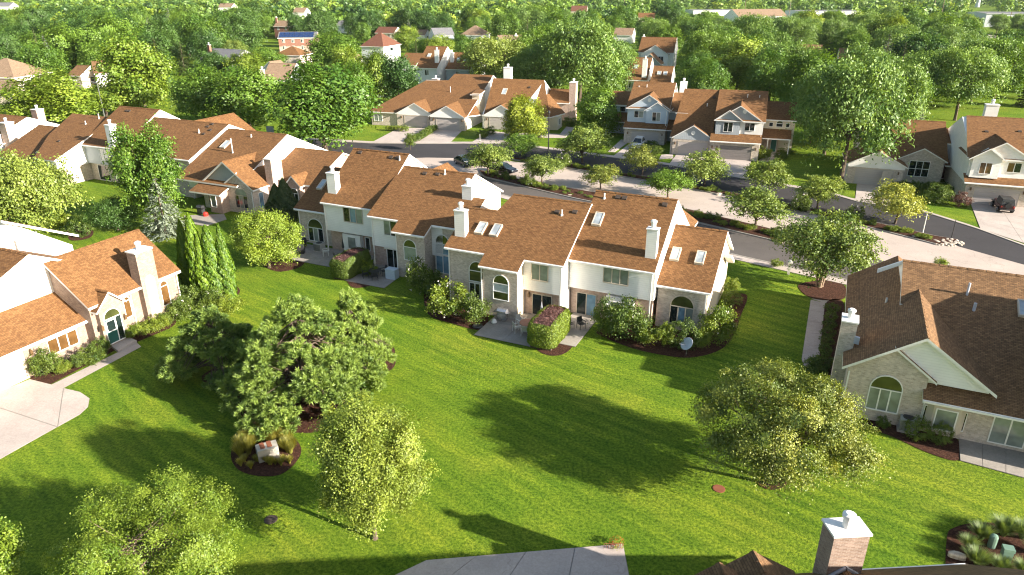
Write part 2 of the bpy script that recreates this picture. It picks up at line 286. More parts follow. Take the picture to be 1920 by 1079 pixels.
# ------------------------------------------------------------------ houses
class House:
    def __init__(s, name, label, fr, off=(0, 0), cat='house', group=None, shingle='shingle'):
        ox, oy, ang = fr; a = R(ang); s.sh = shingle
        s.off = off
        s.root = empty(name, (ox + off[0] * math.cos(a) - off[1] * math.sin(a), oy + off[0] * math.sin(a) + off[1] * math.cos(a), 0), a, label=label, cat=cat, group=group)
    def put(s, mb, name, mats, parent=None):
        if parent is None: mb.V = [(v[0] - s.off[0], v[1] - s.off[1], v[2]) for v in mb.V]
        else: mb.V = [(v[0] - s.off[0], v[1] - s.off[1], v[2]) for v in mb.V]
        return mb.put(name, mats, parent or s.root)
    def box(s, name, mat, u0, u1, v0, v1, z0, z1, parent=None): return s.put(MB().box(u0, u1, v0, v1, z0, z1), name, mat, parent)
    def prism(s, name, mat, poly, axis, c0, c1, parent=None): return s.put(MB().prism(poly, axis, c0, c1), name, mat, parent)
    def slab(s, pts, th=.2, name='roof', mat=None, edge='trim', parent=None):
        n = len(pts); V = list(pts) + [(a, b, c - th) for a, b, c in pts]
        F = [tuple(range(n)), tuple(range(n, 2 * n))] + [(i, (i + 1) % n, n + (i + 1) % n, n + i) for i in range(n)]
        mb = MB(); mb.raw(V, F); mb.m = [0, 1] + [1] * n
        return s.put(mb, name, [mat or s.sh, edge], parent)
    def plane_slab(s, uv, v0, z0, sl, **k): return s.slab([(u, v, z0 + sl * (v - v0)) for u, v in uv], **k)
    def ridge(s, p, q, parent):                      # ridge caps: short overlapping tabs
        p, q = Vector(p), Vector(q); d = q - p; l = d.length; d.normalize(); n = Vector((-d.y, d.x, 0)).normalized()
        mb = MB(); k = max(1, int(l / .6))
        for i in range(k):
            a = p + d * (l * i / k); b_ = p + d * (l * (i + 1) / k)
            V = []
            for c_, dz in ((a, .045), (b_, .02)):
                V += [c_ - n * .16 + Vector((0, 0, dz - .07)), c_ + Vector((0, 0, dz + .02)), c_ + n * .16 + Vector((0, 0, dz - .07))]
            mb.raw([tuple(v) for v in V], [(0, 1, 4, 3), (1, 2, 5, 4), (0, 3, 5, 2), (0, 2, 1), (3, 4, 5)])
        return s.put(mb, 'ridge_cap', s.sh, parent)
    def gable(s, axis, a0, a1, e0, ze0, r_, zr, e1, ze1, wall='brick', gab=None, ov=.4, rake=.25, z0=0, walls=True, back=True, name='roof'):
        f = (lambda a, e, z: (a, e, z)) if axis == 'u' else (lambda a, e, z: (e, a, z))
        ro = s.slab([f(a0, e0, ze0), f(a1, e0, ze0), f(a1, r_, zr), f(a0, r_, zr)], name=name)
        if back: s.slab([f(a0, r_, zr), f(a1, r_, zr), f(a1, e1, ze1), f(a0, e1, ze1)], name=name)
        s.ridge(f(a0, r_, zr), f(a1, r_, zr), ro)
        if walls:
            s0, s1 = (zr - ze0) / (r_ - e0), (zr - ze1) / (r_ - e1)
            sg = 1 if r_ > e0 else -1
            w0, w1 = e0 + ov * sg, e1 - ov * sg
            poly = [(w0, z0), (w1, z0), (w1, ze1 + s1 * (w1 - e1) - .1), (r_, zr - .1), (w0, ze0 + s0 * (w0 - e0) - .1)]
            mb = MB().prism(poly, 'u' if axis == 'u' else 'v', a0 + rake, a1 - rake)
            mb.m = [1, 1, 0, 0, 0, 0, 0]
            s.put(mb, 'wall', [wall, gab or wall])
        return ro
    def frieze(s, pts, mat='trim'): pass
    def mp(s, face, pl):
        return {'f': lambda a, d, z: (a, pl - d, z), 'b': lambda a, d, z: (a, pl + d, z), 'r': lambda a, d, z: (pl + d, a, z), 'l': lambda a, d, z: (pl - d, a, z)}[face]
    def window(s, face, pl, a0, a1, z0, z1, n=1, arch=0, rows=1, glass=('glass',), fw=.07, name='window', frame='trim', archglass='glass_lawn_reflection', sill=True, cut=None):
        f = s.mp(face, pl); mb = MB()
        def bar(x0, x1, y0, y1, d=.06):
            V = [f(x, dd, z) for z in (y0, y1) for dd in (0.0, d) for x in (x0, x1)]
            mb.raw(V, boxVF(0, 1, 0, 1, 0, 1)[1])
        bar(a0 - fw, a0, z0 - fw, z1); bar(a1, a1 + fw, z0 - fw, z1); bar(a0, a1, z0 - fw, z0, .09 if sill else .06); bar(a0 - fw, a1 + fw, z1, z1 + fw)
        cuts = cut or [a0 + (a1 - a0) * i / n for i in range(n + 1)]
        for c_ in cuts[1:-1]: bar(c_ - fw * .6, c_ + fw * .6, z0, z1)
        for r_ in range(1, rows): zz = z0 + (z1 - z0) * r_ / rows; bar(a0, a1, zz - fw * .5, zz + fw * .5, .055)
        K = 12; mid = (a0 + a1) / 2; hw = (a1 - a0) / 2
        if arch:
            zb = z1 + fw; pr = []
            for k in range(K + 1):
                t = math.pi * k / K
                pr.append([(mid + (hw + e) * math.cos(t), zb + (arch + e) * math.sin(t)) for e in (0, fw)])
            for k in range(K):
                q = [pr[k][0], pr[k][1], pr[k + 1][1], pr[k + 1][0]]
                mb.raw([f(x, 0, z) for x, z in q] + [f(x, .06, z) for x, z in q], [(4, 5, 6, 7), (1, 2, 6, 5), (3, 0, 4, 7), (0, 1, 2, 3)])
        wo_ = s.put(mb, name, frame)
        for i in range(len(cuts) - 1):
            for r_ in range(rows):
                y0, y1 = z0 + (z1 - z0) * r_ / rows, z0 + (z1 - z0) * (r_ + 1) / rows
                p_ = MB().raw([f(cuts[i], .02, y0), f(cuts[i + 1], .02, y0), f(cuts[i + 1], .02, y1), f(cuts[i], .02, y1)], [(0, 1, 2, 3)])
                s.put(p_, 'pane', glass[(i + r_ * (len(cuts) - 1)) % len(glass)], wo_)
        if arch:
            V = [f(mid + hw * math.cos(math.pi * k / K), .02, z1 + fw + arch * math.sin(math.pi * k / K)) for k in range(K + 1)]
            s.put(MB().raw(V, [tuple(range(K + 1))]), 'pane', archglass, wo_)
        return wo_
    def chimney(s, u0, u1, v0, v1, z0, z1, mat='siding_white', cap='trim', flue=True):
        o = s.box('chimney', mat, u0, u1, v0, v1, z0, z1)
        s.box('chimney_cap', cap, u0 - .06, u1 + .06, v0 - .06, v1 + .06, z1, z1 + .1, o)
        if flue:
            cu, cv = (u0 + u1) / 2, (v0 + v1) / 2; r_ = .2
            mb = MB().lathe([(r_, z1 + .1), (r_, z1 + .55), (r_ + .07, z1 + .58), (r_ + .07, z1 + .72), (r_ - .05, z1 + .8)], cu, cv, 12)
            s.put(mb, 'flue', 'trim', o)
        return o
    def skylight(s, u, v, wd, ln, v0, z0, sl):
        P = lambda a, b, d: (a, b - d * sl * .6, z0 + sl * (b - v0) + d)
        def ring(x0, x1, y0, y1, d0, d1): return [P(a, b, d) for d in (d0, d1) for b in (y0, y1) for a in (x0, x1)]
        q = boxVF(0, 1, 0, 1, 0, 1)[1]; x0, x1, y0, y1 = u - wd / 2, u + wd / 2, v - ln / 2, v + ln / 2; t = .08
        mb = MB()
        for a in ((x0, x0 + t, y0, y1), (x1 - t, x1, y0, y1), (x0 + t, x1 - t, y0, y0 + t), (x0 + t, x1 - t, y1 - t, y1)): mb.raw(ring(*a, -.05, .2), q)
        o = s.put(mb, 'skylight', 'trim_tan')
        g = MB().raw([P(x0 + t, y0 + t, .17), P(x1 - t, y0 + t, .17), P(x1 - t, y1 - t, .17), P(x0 + t, y1 - t, .17)], [(0, 1, 2, 3)])
        s.put(g, 'pane', 'glass_sky', o)
    def pipe(s, u, v, z, h=.6, r_=.07):
        s.put(MB().lathe([(.16, z - .1), (.12, z + .08), (r_, z + .1), (r_, z + h)], u, v, 8), 'vent_pipe', 'pipe')
    def vent(s, u, v, v0, z0, sl, wd=.45):
        q = boxVF(0, 1, 0, 1, 0, 1)[1]; P = lambda a, b, d: (a, b, z0 + sl * (b - v0) + d)
        s.put(MB().raw([P(a, b, d) for d in (-.02, .13) for b in (v - .16, v + .16) for a in (u - wd / 2, u + wd / 2)], q), 'roof_vent', 'vent_dark')
    def spout(s, u, v, z0, z1, dx=0, dy=-.06):
        s.put(MB().box(u - .045, u + .045, v - .09, v, z0, z1).box(u - .045, u + .045, v - .3, v, z0, z0 + .08), 'downspout', 'trim')
    def gutter(s, u0, u1, v, z):
        s.put(MB().box(u0, u1, v - .11, v, z - .16, z - .03), 'gutter', 'trim')
    def garage(s, face, pl, a0, a1, z0, z1, mat='door_grey'):
        f = s.mp(face, pl); q = boxVF(0, 1, 0, 1, 0, 1)[1]; mb = MB()
        def bar(x0, x1, y0, y1, d): mb.raw([f(x, dd, z) for z in (y0, y1) for dd in (0, d) for x in (x0, x1)], q)
        bar(a0 - .12, a0, z0, z1 + .12, .05); bar(a1, a1 + .12, z0, z1 + .12, .05); bar(a0, a1, z1, z1 + .12, .05)
        o = s.put(mb, 'garage_door', 'trim_tan')
        for i in range(4):
            y0, y1 = z0 + (z1 - z0) * i / 4 + .012, z0 + (z1 - z0) * (i + 1) / 4 - .012
            pm = MB().raw([f(x, dd, z) for z in (y0, y1) for dd in (.005, .03) for x in (a0 + .01, a1 - .01)], q)
            s.put(pm, 'panel', mat, o)
        return o
    def lamp(s, face, pl, a, z):
        f = s.mp(face, pl); q = boxVF(0, 1, 0, 1, 0, 1)[1]
        s.put(MB().raw([f(x, d, zz) for zz in (z, z + .35) for d in (.02, .2) for x in (a - .09, a + .09)], q).raw([f(x, d, zz) for zz in (z + .3, z + .45) for d in (0, .14) for x in (a - .04, a + .04)], q), 'wall_lamp', 'lamp_brass')
    def louver(s, pl, a, z, r_=.35):
        V = [(a + r_ * math.cos(k * math.pi / 6), pl - .05, z + r_ * math.sin(k * math.pi / 6)) for k in range(12)] + [(a + r_ * math.cos(k * math.pi / 6), pl, z + r_ * math.sin(k * math.pi / 6)) for k in range(12)]
        s.put(MB().raw(V, [tuple(range(12))] + [(k, (k + 1) % 12, 12 + (k + 1) % 12, 12 + k) for k in range(12)]), 'gable_louver', 'trim')
    def gablet(s, v, u0, u1, z0, apex, depth, wall, ov=.35, face_z=None, uc=None, sl2=None):
        """small front gable: rakes, wall triangle; runs back 'depth' into the main slope"""
        uc = (u0 + u1) / 2 if uc is None else uc
        ro = s.slab([(u0, v, z0), (uc, v, apex), (uc, v + depth, apex), (u0, v + depth * (.0 if sl2 else 1), z0)] if not sl2 else [(u0, v, z0), (uc, v, apex), (uc, v + depth, apex)], th=.16)
        s.slab([(u1, v, z0), (uc, v, apex), (uc, v + depth, apex)] if sl2 else [(uc, v, apex), (u1, v, z0), (u1, v + depth, z0), (uc, v + depth, apex)], th=.16)
        s.ridge((uc, v, apex), (uc, v + depth, apex), ro)
        s.prism('gable_wall', wall, [(u0 + ov, z0 - .1 if face_z is None else face_z), (u1 - ov, z0 - .1 if face_z is None else face_z), (u1 - ov, z0 + (apex - z0) * ov / (u1 - uc) - .1), (uc, apex - .12), (u0 + ov, z0 + (apex - z0) * ov / (uc - u0) - .1)], 'v', v + ov * .8, v + depth * .6)
        return ro

FM = (1.54, 56.77, -24.5)
# ---- main row, unit C: tall roof with two skylights
h = House('townhouse', 'townhouse with two skylights, tall arched brick bay and grill patio in the central row', FM, (-2.7, .4), group='central row of townhouses')
PL = (0, 5.4, .52)
h.plane_slab([(-8.44, 0), (-4.35, 0), (-4.35, -1.3), (-.55, -1.3), (-.55, 0), (3.07, 0), (3.07, 6.9), (-4.65, 6.9), (-5.35, 4.75), (-8.3, 4.7)], *PL)
zr = 5.4 + .52 * 6.9
rr = h.slab([(-4.65, 6.9, zr), (3.07, 6.9, zr), (3.07, 13.6, 5.5), (-4.65, 13.6, 5.5)])
h.ridge((-4.65, 6.9, zr), (3.07, 6.9, zr), rr)
h.slab([(-8.3, 4.7, 7.84), (-5.3, 4.7, 7.84), (-5.3, 9.6, 5.3), (-8.3, 9.6, 5.3)]); h.ridge((-8.3, 4.7, 7.84), (-5.3, 4.75, 7.86), rr)
W = lambda v: 5.4 + .52 * v - .1
h.prism('wall', 'siding_white', [(.35, 2.47), (13.2, 2.47), (13.2, 5.6), (6.9, zr - .1), (.35, W(.35))], 'u', -4.3, 2.85)
h.prism('wall', 'brick_pink', [(.75, 0), (13.2, 0), (13.2, 2.47), (.75, 2.47)], 'u', -4.3, 2.85)
h.box('wall', 'siding_white', 2.6, 2.86, .34, 2.4, 0, 2.47)
h.prism('wall', 'brick', [(.35, 0), (9.2, 0), (9.2, 5.4), (4.7, 7.74), (.35, W(.35))], 'u', -8.2, -4.3)
h.prism('wall', 'brick', [(-.9, 0), (.76, 0), (.76, W(.6)), (-.9, W(-.9))], 'u', -4.1, -.8)
h.box('wall', 'siding_cream', -.81, -.78, -.88, .74, 0, 4.6)
h.window('f', .35, 0.05, 1.5, 3.6, 5.0, 2, glass=('glass_blind', 'glass_blind'), frame='trim_tan')
h.window('f', .75, 0, 1.75, .1, 2.03, 2, name='patio_door', glass=('glass', 'glass'), frame='trim_tan', sill=False)
h.window('f', .35, -6.05, -4.5, .35, 2.2, 3, name='patio_door', glass=('glass',))
h.window('f', .35, -6.05, -4.5, 2.45, 3.4, 1, arch=.85, glass=('glass_lawn_reflection',))
h.window('f', -.9, -3.05, -1.65, 1.7, 3.15, 1, rows=2, arch=.75, glass=('glass_lawn_reflection', 'glass_sky'))
for u, v in ((-5.9, 2.47), (-4.4, 2.47)): h.skylight(u, v, .8, 1.3, *PL)
h.chimney(-8.0, -6.95, 1.3, 2.0, 5.3, 8.45)
h.pipe(.85, 5.2, 8.1, .5); h.vent(1.9, 5.66, *PL); h.vent(.3, 5.4, *PL)
h.spout(-8.1, .33, 0, 5.2); h.spout(-4.2, -.92, 0, 4.6); h.spout(2.75, .32, 0, 5.2)
h.gutter(-8.4, -4.4, 0, 5.38); h.gutter(-4.3, -.6, -1.3, 4.7); h.gutter(-.5, 3.05, 0, 5.38)
h.lamp('f', .75, -.35, 1.7)
# ---- unit B + A: siding storey with chimney, low brick end
h = House('townhouse', 'right end townhouse of the central row with tall white chimney and low brick wing', FM, (9, 2), group='central row of townhouses')
h.gable('u', 2.87, 10.4, 1.67, 5.4, 8.6, 9.77, 15.5, 5.4, 'siding_white', ov=.35, rake=.015, z0=2.7)
PB = (1.67, 5.4, .63)
h.box('wall', 'brick_pink', 2.88, 10.2, 2.6, 15.1, 0, 2.72)
h.gable('u', 10.2, 14.93, 2.6, 4.0, 8.5, 7.53, 14.4, 4.0, 'brick', 'siding_cream', ov=.4, rake=.3)
PA = (2.6, 4.0, .598)
h.window('f', 2.02, 6.0, 8.1, 3.75, 5.1, 3, glass=('glass_blind',), frame='trim_tan')
h.window('f', 2.6, 3.5, 5.2, .05, 2.05, 2, name='patio_door', glass=('glass', 'glass_blue'), frame='trim_tan', sill=False)
h.box('bay', 'trim', 6.3, 8.7, 2.0, 2.62, .5, 2.5)
h.window('f', 2.0, 6.75, 7.8, .9, 2.0, 1, glass=('glass_blind',)); h.window('f', 2.0, 8.25, 8.55, .9, 2.0, 1, glass=('glass',))
h.window('f', 3.0, 11.7, 13.58, .6, 2.15, 3, arch=.95, glass=('glass', 'glass_blue', 'glass_blind'), frame='trim_tan')
h.chimney(9.2, 10.1, 2.84, 3.5, 5.5, 8.6)
h.skylight(4.1, 5.68, .8, 1.25, *PB); h.skylight(11.2, 5.55, .75, 1.2, *PA); h.skylight(13.3, 5.55, .75, 1.2, *PA)
for u in (5.1, 5.7): h.vent(u, 8.1, *PB)
h.vent(9.4, 7.9, *PB); h.pipe(3.9, 7.9, 9.3, .5)
h.spout(10.12, 1.98, 0, 5.2); h.spout(14.5, 2.98, 0, 3.8); h.gutter(3.1, 10.3, 1.67, 5.38); h.gutter(10.4, 14.9, 2.6, 3.98)
h.slab([(14.7, 10.0, 4.9), (15.35, 10.0, 4.9), (15.35, 12.6, 3.5), (14.7, 12.6, 3.5)], name='rake_board', mat='trim', th=.3)
h.gable('v', 14, 21, 3.5, 4.2, 6.9, 6.4, 10.3, 4.2, 'siding_white')
# ---- unit D
h = House('townhouse', 'townhouse with black patio set and dark roof shadow, left of the twin white chimneys', FM, (-14, 5), group='central row of townhouses')
PD = (4.55, 5.58, .5); ZD = lambda v: 5.58 + .5 * (v - 4.55)
h.plane_slab([(-20.0, 4.55), (-16.2, 4.55), (-16.2, 3.1), (-12.4, 3.1), (-12.4, 4.55), (-8.5, 4.55), (-8.5, 8.6), (-11.2, 8.7), (-11.2, 11.7), (-20, 11.7)], *PD)
rr = h.slab([(-20, 11.7, ZD(11.7)), (-11.2, 11.7, ZD(11.7)), (-11.2, 18.5, 5.7), (-20, 18.5, 5.7)]); h.ridge((-20, 11.7, ZD(11.7)), (-11.2, 11.7, ZD(11.7)), rr)
h.slab([(-11.4, 8.65, ZD(8.65)), (-8.5, 8.6, ZD(8.6)), (-8.5, 13, 5.4), (-11.4, 13, 5.4)])
h.prism('wall', 'siding_white', [(4.9, 2.3), (18.2, 2.3), (18.2, 5.75), (11.7, ZD(11.7) - .1), (4.9, ZD(4.9) - .1)], 'u', -19.8, -11.4)
h.box('wall', 'brick_pink', -19.8, -11.4, 5.3, 18, 0, 2.31)
h.prism('wall', 'brick', [(4.92, 0), (12.8, 0), (12.8, 5.3), (8.6, ZD(8.6) - .1), (4.92, ZD(4.92) - .1)], 'u', -12.4, -8.45)
h.prism('wall', 'brick', [(3.5, 0), (5.4, 0), (5.4, ZD(5.3) - .1), (3.5, ZD(3.5) - .1)], 'u', -15.95, -12.65)
h.window('f', 4.9, -18.2, -16.7, 3.7, 5.2, 2, glass=('glass_blind', 'glass')); h.window('f', 5.3, -18.3, -16.8, .05, 2.0, 2, name='patio_door', glass=('glass',), sill=False)
h.box('door_header', 'siding_white', -18.6, -16.2, 5.2, 5.32, 2.0, 2.31)
h.window('f', 3.5, -15.0, -13.65, 2.0, 3.3, 1, arch=.72, glass=('glass_blind',))
h.window('f', 4.92, -12.2, -10.7, .6, 2.4, 2, glass=('glass_blue', 'glass_blue')); h.window('f', 4.92, -12.2, -10.7, 2.6, 3.6, 1, arch=.9, glass=('glass_blue',))
h.chimney(-10.9, -9.85, 8.2, 8.9, 6, 8.7)
h.pipe(-14.5, 11.2, 8.9, .5); h.vent(-15.3, 11, *PD); h.vent(-16.8, 10.9, *PD)
h.spout(-19.6, 4.88, 0, 5.4); h.spout(-15.85, 3.48, 0, 4.7); h.gutter(-19.9, -16.2, 4.55, 5.56); h.gutter(-16.1, -12.4, 3.1, 4.84); h.gutter(-12.3, -8.6, 4.55, 5.56)
h.slab([(-11.6, 14, 4.9), (-11.6, 17, 3.4), (-10.2, 17, 3.4), (-10.2, 14, 4.9)], name='entry_roof')
# ---- unit E + F
h = House('townhouse', 'left end townhouse of the central row with air conditioner and patio chairs', FM, (-26, 7.5), group='central row of townhouses')
h.gable('u', -27.2, -19.82, 6.2, 5.7, 12.9, 10.2, 20, 5.7, 'siding_white', ov=.35, rake=.2, z0=2.5)
h.box('wall', 'brick_pink', -27, -20.1, 7.3, 19.6, 0, 2.52)
h.gable('u', -32.2, -27.0, 7.6, 4.0, 13.6, 7.5, 19.6, 4.0, 'brick', 'siding_white', ov=.4)
PE = (6.2, 5.7, .672)
h.window('f', 6.55, -24.4, -22.05, 3.85, 5.35, 3, glass=('glass', 'glass_blue', 'glass_blind'), frame='trim_tan')
h.box('bay', 'trim', -25.0, -22.7, 6.7, 7.31, .4, 2.3)
h.window('f', 6.7, -24.3, -23.3, .75, 2.0, 1, glass=('glass_blind',)); h.window('f', 7.3, -22.4, -21.9, .6, 2.0, 1, glass=('glass',))
h.window('f', 7.3, -20.9, -20.3, .05, 2.0, 1, name='patio_door', glass=('glass',))
h.window('f', 8.0, -30.7, -28.7, .35, 1.85, 3, arch=1.0, glass=('glass', 'glass_blind', 'glass'))
h.chimney(-26.85, -25.75, 7.3, 8.1, 5.7, 8.6); h.skylight(-30.6, 11, .75, 1.3, 7.6, 4.0, .583)
h.vent(-21, 12.2, *PE); h.vent(-21.8, 12.2, *PE); h.pipe(-20.6, 12.1, 9.6, .5); h.vent(-26, 12.4, *PE)
h.spout(-26.9, 6.53, 0, 5.4); h.spout(-31.8, 7.98, 0, 3.8); h.gutter(-27.1, -20, 6.2, 5.68); h.gutter(-32.1, -27, 7.6, 3.98)
h.gable('v', 18, 25, -25.5, 4.2, -22, 6.5, -18.5, 4.2, 'siding_white')

# ---- lit brick house on the left
h = House('ranch_house', 'sunlit pink brick house with teal front door and wide brick chimney at left', (-35.95, 46.02, 65.5), (4, 0))
h.plane_slab([(-9, -.05), (5.7, -.05), (5.7, 4.4), (-9, 4.4)], -.05, 2.62, .6)
h.slab([(-9, 4.4, 5.29), (5.7, 4.4, 5.29), (5.7, 9, 2.6), (-9, 9, 2.6)])
h.prism('wall', 'brick_sunlit', [(.3, 0), (8.6, 0), (8.6, 2.7), (4.4, 5.1), (.3, 2.7)], 'u', -8.7, 5.4)
h.gable('u', 5.0, 13.9, -1.05, 3.95, 3.25, 7.15, 7.55, 3.95, 'brick_sunlit', 'brick_sunlit', ov=.4, rake=.25)
h.window('f', -.65, 8.2, 8.75, 1.7, 3.1, 1, arch=.28, rows=1, glass=('glass_amber',), archglass='glass_amber', fw=.06)
h.window('f', -.65, 11.85, 12.55, 1.3, 3.0, 1, arch=.4, glass=('glass_amber',), archglass='glass_amber', fw=.06)
h.chimney(9.75, 11.4, -1.25, -.2, 0, 6.85, 'brick_sunlit')
h.prism('chimney_panel', 'brick', [(10.1 + (.0), 1.2), (11.05, 1.2), (11.05, 4.2)] + [(10.575 + .475 * math.cos(k * math.pi / 8), 4.2 + .55 * math.sin(k * math.pi / 8)) for k in range(1, 8)] + [(10.1, 4.2)], 'v', -1.275, -1.24)
h.gablet(-1.35, 5.35, 8.05, 3.45, 4.75, 2.6, 'brick_sunlit', ov=.3, face_z=0)
h.window('f', -1.11, 5.95, 7.35, .4, 2.45, 2, arch=.68, name='front_door', glass=('door_teal', 'glass'), cut=[5.95, 6.85, 7.35])
h.window('f', -1.13, 6.05, 6.75, 1.45, 2.3, 1, glass=('glass',), fw=.05, name='door_light')
h.window('f', .3, 2.1, 4.4, 1.0, 2.15, 3, glass=('glass_amber',)); h.garage('f', .3, -5.0, .1, 0, 2.25, 'door_cream')
h.lamp('f', .3, .75, 1.7); h.lamp('f', -1.11, 5.6, 1.8); h.lamp('f', -1.11, 7.7, 1.9)
h.spout(8.9, -.68, 0, 3.7); h.spout(13.6, -.68, 0, 3.7); h.gutter(-9, 5.5, -.05, 2.6); h.gutter(8.1, 13.8, -1.05, 3.93)
h.vent(2, 3.7, -.05, 2.62, .6); h.vent(3.4, 3.9, -.05, 2.62, .6); h.vent(-1, 3.2, -.05, 2.62, .6)
h.gable('v', 2.9, 14, -4.0, 4.6, 4.0, 8.15, 9.5, 5.3, 'siding_white', 'siding_white', ov=.4, rake=.2, z0=2)
h.prism('wall', 'siding_white', [(10.9, 0), (10.9, 5.9), (6.2, 9.3), (-2, 6), (-2, 0)], 'v', 8.3, 16)
h.slab([(11.5, 8.0, 6.7), (5.6, 8.0, 9.72), (5.6, 16, 9.72), (11.5, 16, 6.7)]); h.pipe(6.2, 5.0, 7.4, 1.6, .09)

# ---- brick house at right, gable end in shade
h = House('brick_house', 'tan brick house with big shaded white gable and arched window at right', (22.57, 41.52, -24.5), (4, 2), shingle='shingle_brown')
sl = .693; zL = lambda u: 3.72 + sl * (u + .5)
h.slab([(-.5, -.4, zL(-.5)), (3.9, -.4, zL(3.9)), (3.9, 8.6, zL(3.9)), (3.0, 10.7, zL(3.0)), (3.0, 17.3, zL(3.0)), (-.5, 17.3, zL(-.5))])
rr = h.slab([(3.9, -.4, zL(3.9)), (8.3, -.4, zL(-.5)), (8.3, 3, zL(-.5)), (3.9, 8.6, zL(3.9))]); h.ridge((3.9, -.4, zL(3.9)), (3.9, 8.6, zL(3.9)), rr)
h.slab([(3.0, 10.7, zL(3.0)), (6.6, 10.7, 3.7), (6.6, 17.3, 3.7), (3.0, 17.3, zL(3.0))])
mz = lambda v: 2.75 + .452 * (v + .9)
h.slab([(4.4, -.9, mz(-.9)), (16, -.9, mz(-.9)), (16, 10.7, mz(10.7)), (2.75, 10.7, mz(10.7)), (2.75, 6.5, mz(6.5)), (4.4, 6.5, mz(6.5))])
rr = h.slab([(2.75, 10.7, mz(10.7)), (16, 10.7, mz(10.7)), (16, 20, 4), (2.75, 20, 4)]); h.ridge((2.75, 10.7, mz(10.7)), (16, 10.7, mz(10.7)), rr)
h.prism('wall', 'siding_white', [(6, 3), (19, 3), (19, 4.2), (10.7, mz(10.7) - .12), (6, mz(6) - .12)], 'u', 2.95, 15.5)
h.prism('gable_wall', 'siding_white', [(2.4, 3.55), (7.95, 3.55), (7.95, 3.9), (3.9, zL(3.9) - .15), (2.4, zL(2.4) - .15)], 'v', 0, 4)
h.prism('wall', 'brick', [(-.1, 0), (4.55, 0), (4.55, 4.0), (2.5, zL(2.5) - .12), (-.1, zL(-.1) - .12)], 'v', -.12, 16.9)
h.slab([(2.3, -.3, 5.75), (5.05, -.3, 3.75), (5.05, -.05, 3.75), (2.3, -.05, 5.75)], th=.16)
h.box('wall', 'brick', 4.5, 15.8, -.15, 16, 0, 3.0)
h.window('f', -.12, 1.42, 3.25, .95, 2.5, 3, arch=.95, glass=('glass_blind',))
for pts in ([(4.6, -.16), (5.15, -.75), (6.65, -.75), (7.2, -.16)],): h.prism('bay', 'trim_tan', pts, 'z', .55, 2.55)
h.window('f', -.75, 5.35, 6.45, .8, 2.2, 1, glass=('glass_blind',)); h.window('f', -.36, 4.72, 4.95, .8, 2.1, 1, glass=('glass',), fw=.04); h.window('f', -.36, 6.85, 7.05, .8, 2.1, 1, glass=('glass',), fw=.04)
h.window('f', -.15, 8.6, 10.4, .35, 2.3, 2, name='patio_door', glass=('glass_blind',), sill=False)
h.chimney(-.92, .05, 1.9, 3.2, 0, 5.95, 'brick', 'trim')
h.slab([(.0, 1.88, 5.0), (.35, 1.88, 4.95), (.35, 2.0, 5.0), (.0, 2.0, 5.05)], th=.5, name='flashing', mat='flashing', edge='flashing')
h.put(MB().tube([(6.9, 8.2, mz(8.2) - .1), (6.9, 8.2, mz(8.2) + .9)], .08, 8), 'vent_pipe', 'flashing'); h.put(MB().tube([(7.3, 6.9, mz(6.9) - .1), (7.3, 6.9, mz(6.9) + .55)], .1, 8), 'vent_pipe', 'flashing')
h.skylight(10.4, 7.6, 1.0, 1.4, -.9, 2.75, .452); h.pipe(2.0, 8, 5.3, .5); h.spout(-.02, -.12, 0, 3.4); h.spout(4.65, -.17, 0, 2.7); h.gutter(4.4, 15.9, -.9, 2.73)
h.slab([(2.7, 10.6, 7.9), (1.2, 10.6, 7.0), (1.2, 10.8, 7.0), (2.7, 10.8, 7.9)], th=.3, name='rake_board', mat='trim')
for z in (2.1, 2.7): h.box('meter_box', 'box_beige', -.3, -.12, 8.2 + z, 8.6 + z, 1, 1.6)

h.gable('v', -2.4, 8.2, 11.3, 7.6, 14.6, 9.9, 17.9, 7.6, 'brick', 'siding_white')
# ---- house below the camera: roof tops, chimney
h = House('brick_house', 'brick house at the bottom edge with square chimney under a white cap', (13.0, 22.4, 4), (0, -5), shingle='shingle_brown')
h.gable('u', -9, 7, -13, 3.7, -6, 9.7, 1.0, 3.7, 'brick', 'siding_white', ov=.45)
h.chimney(0, 1.5, 0, .95, 0, 6.55, 'brick_sunlit')
for u, v, z, hw in ((.75, -.02, 4.85, 1.5), (-2.6, 1.35, 4.75, 2.0), (-4.3, .75, 4.8, 1.7)):
    a = h.slab([(u - hw, v, z - hw * .62), (u, v, z), (u, v - 5, z), (u - hw, v - 5, z - hw * .62)], th=.15)
    h.slab([(u, v, z), (u + hw, v, z - hw * .62), (u + hw, v - 5, z - hw * .62), (u, v - 5, z)], th=.15); h.ridge((u, v - 5, z), (u, v, z), a)
    if u < 0: h.prism('gable_wall', 'brick', [(u - hw + .3, 0), (u + hw - .3, 0), (u + hw - .3, z - hw * .62 + .1), (u, z - .14), (u - hw + .3, z - hw * .62 + .1)], 'v', v - 3, v - .3)
h.gutter(1.6, 7, 1.11, 3.68); h.slab([(.72, .0, 5.0), (.0, .0, 4.5), (.0, -.12, 4.5), (.72, -.12, 5.0)], th=.12, name='flashing', mat='flashing', edge='flashing'); h.slab([(.78, 0, 5.0), (1.5, 0, 4.5), (1.5, -.12, 4.5), (.78, -.12, 5.0)], th=.12, name='flashing', mat='flashing', edge='flashing')

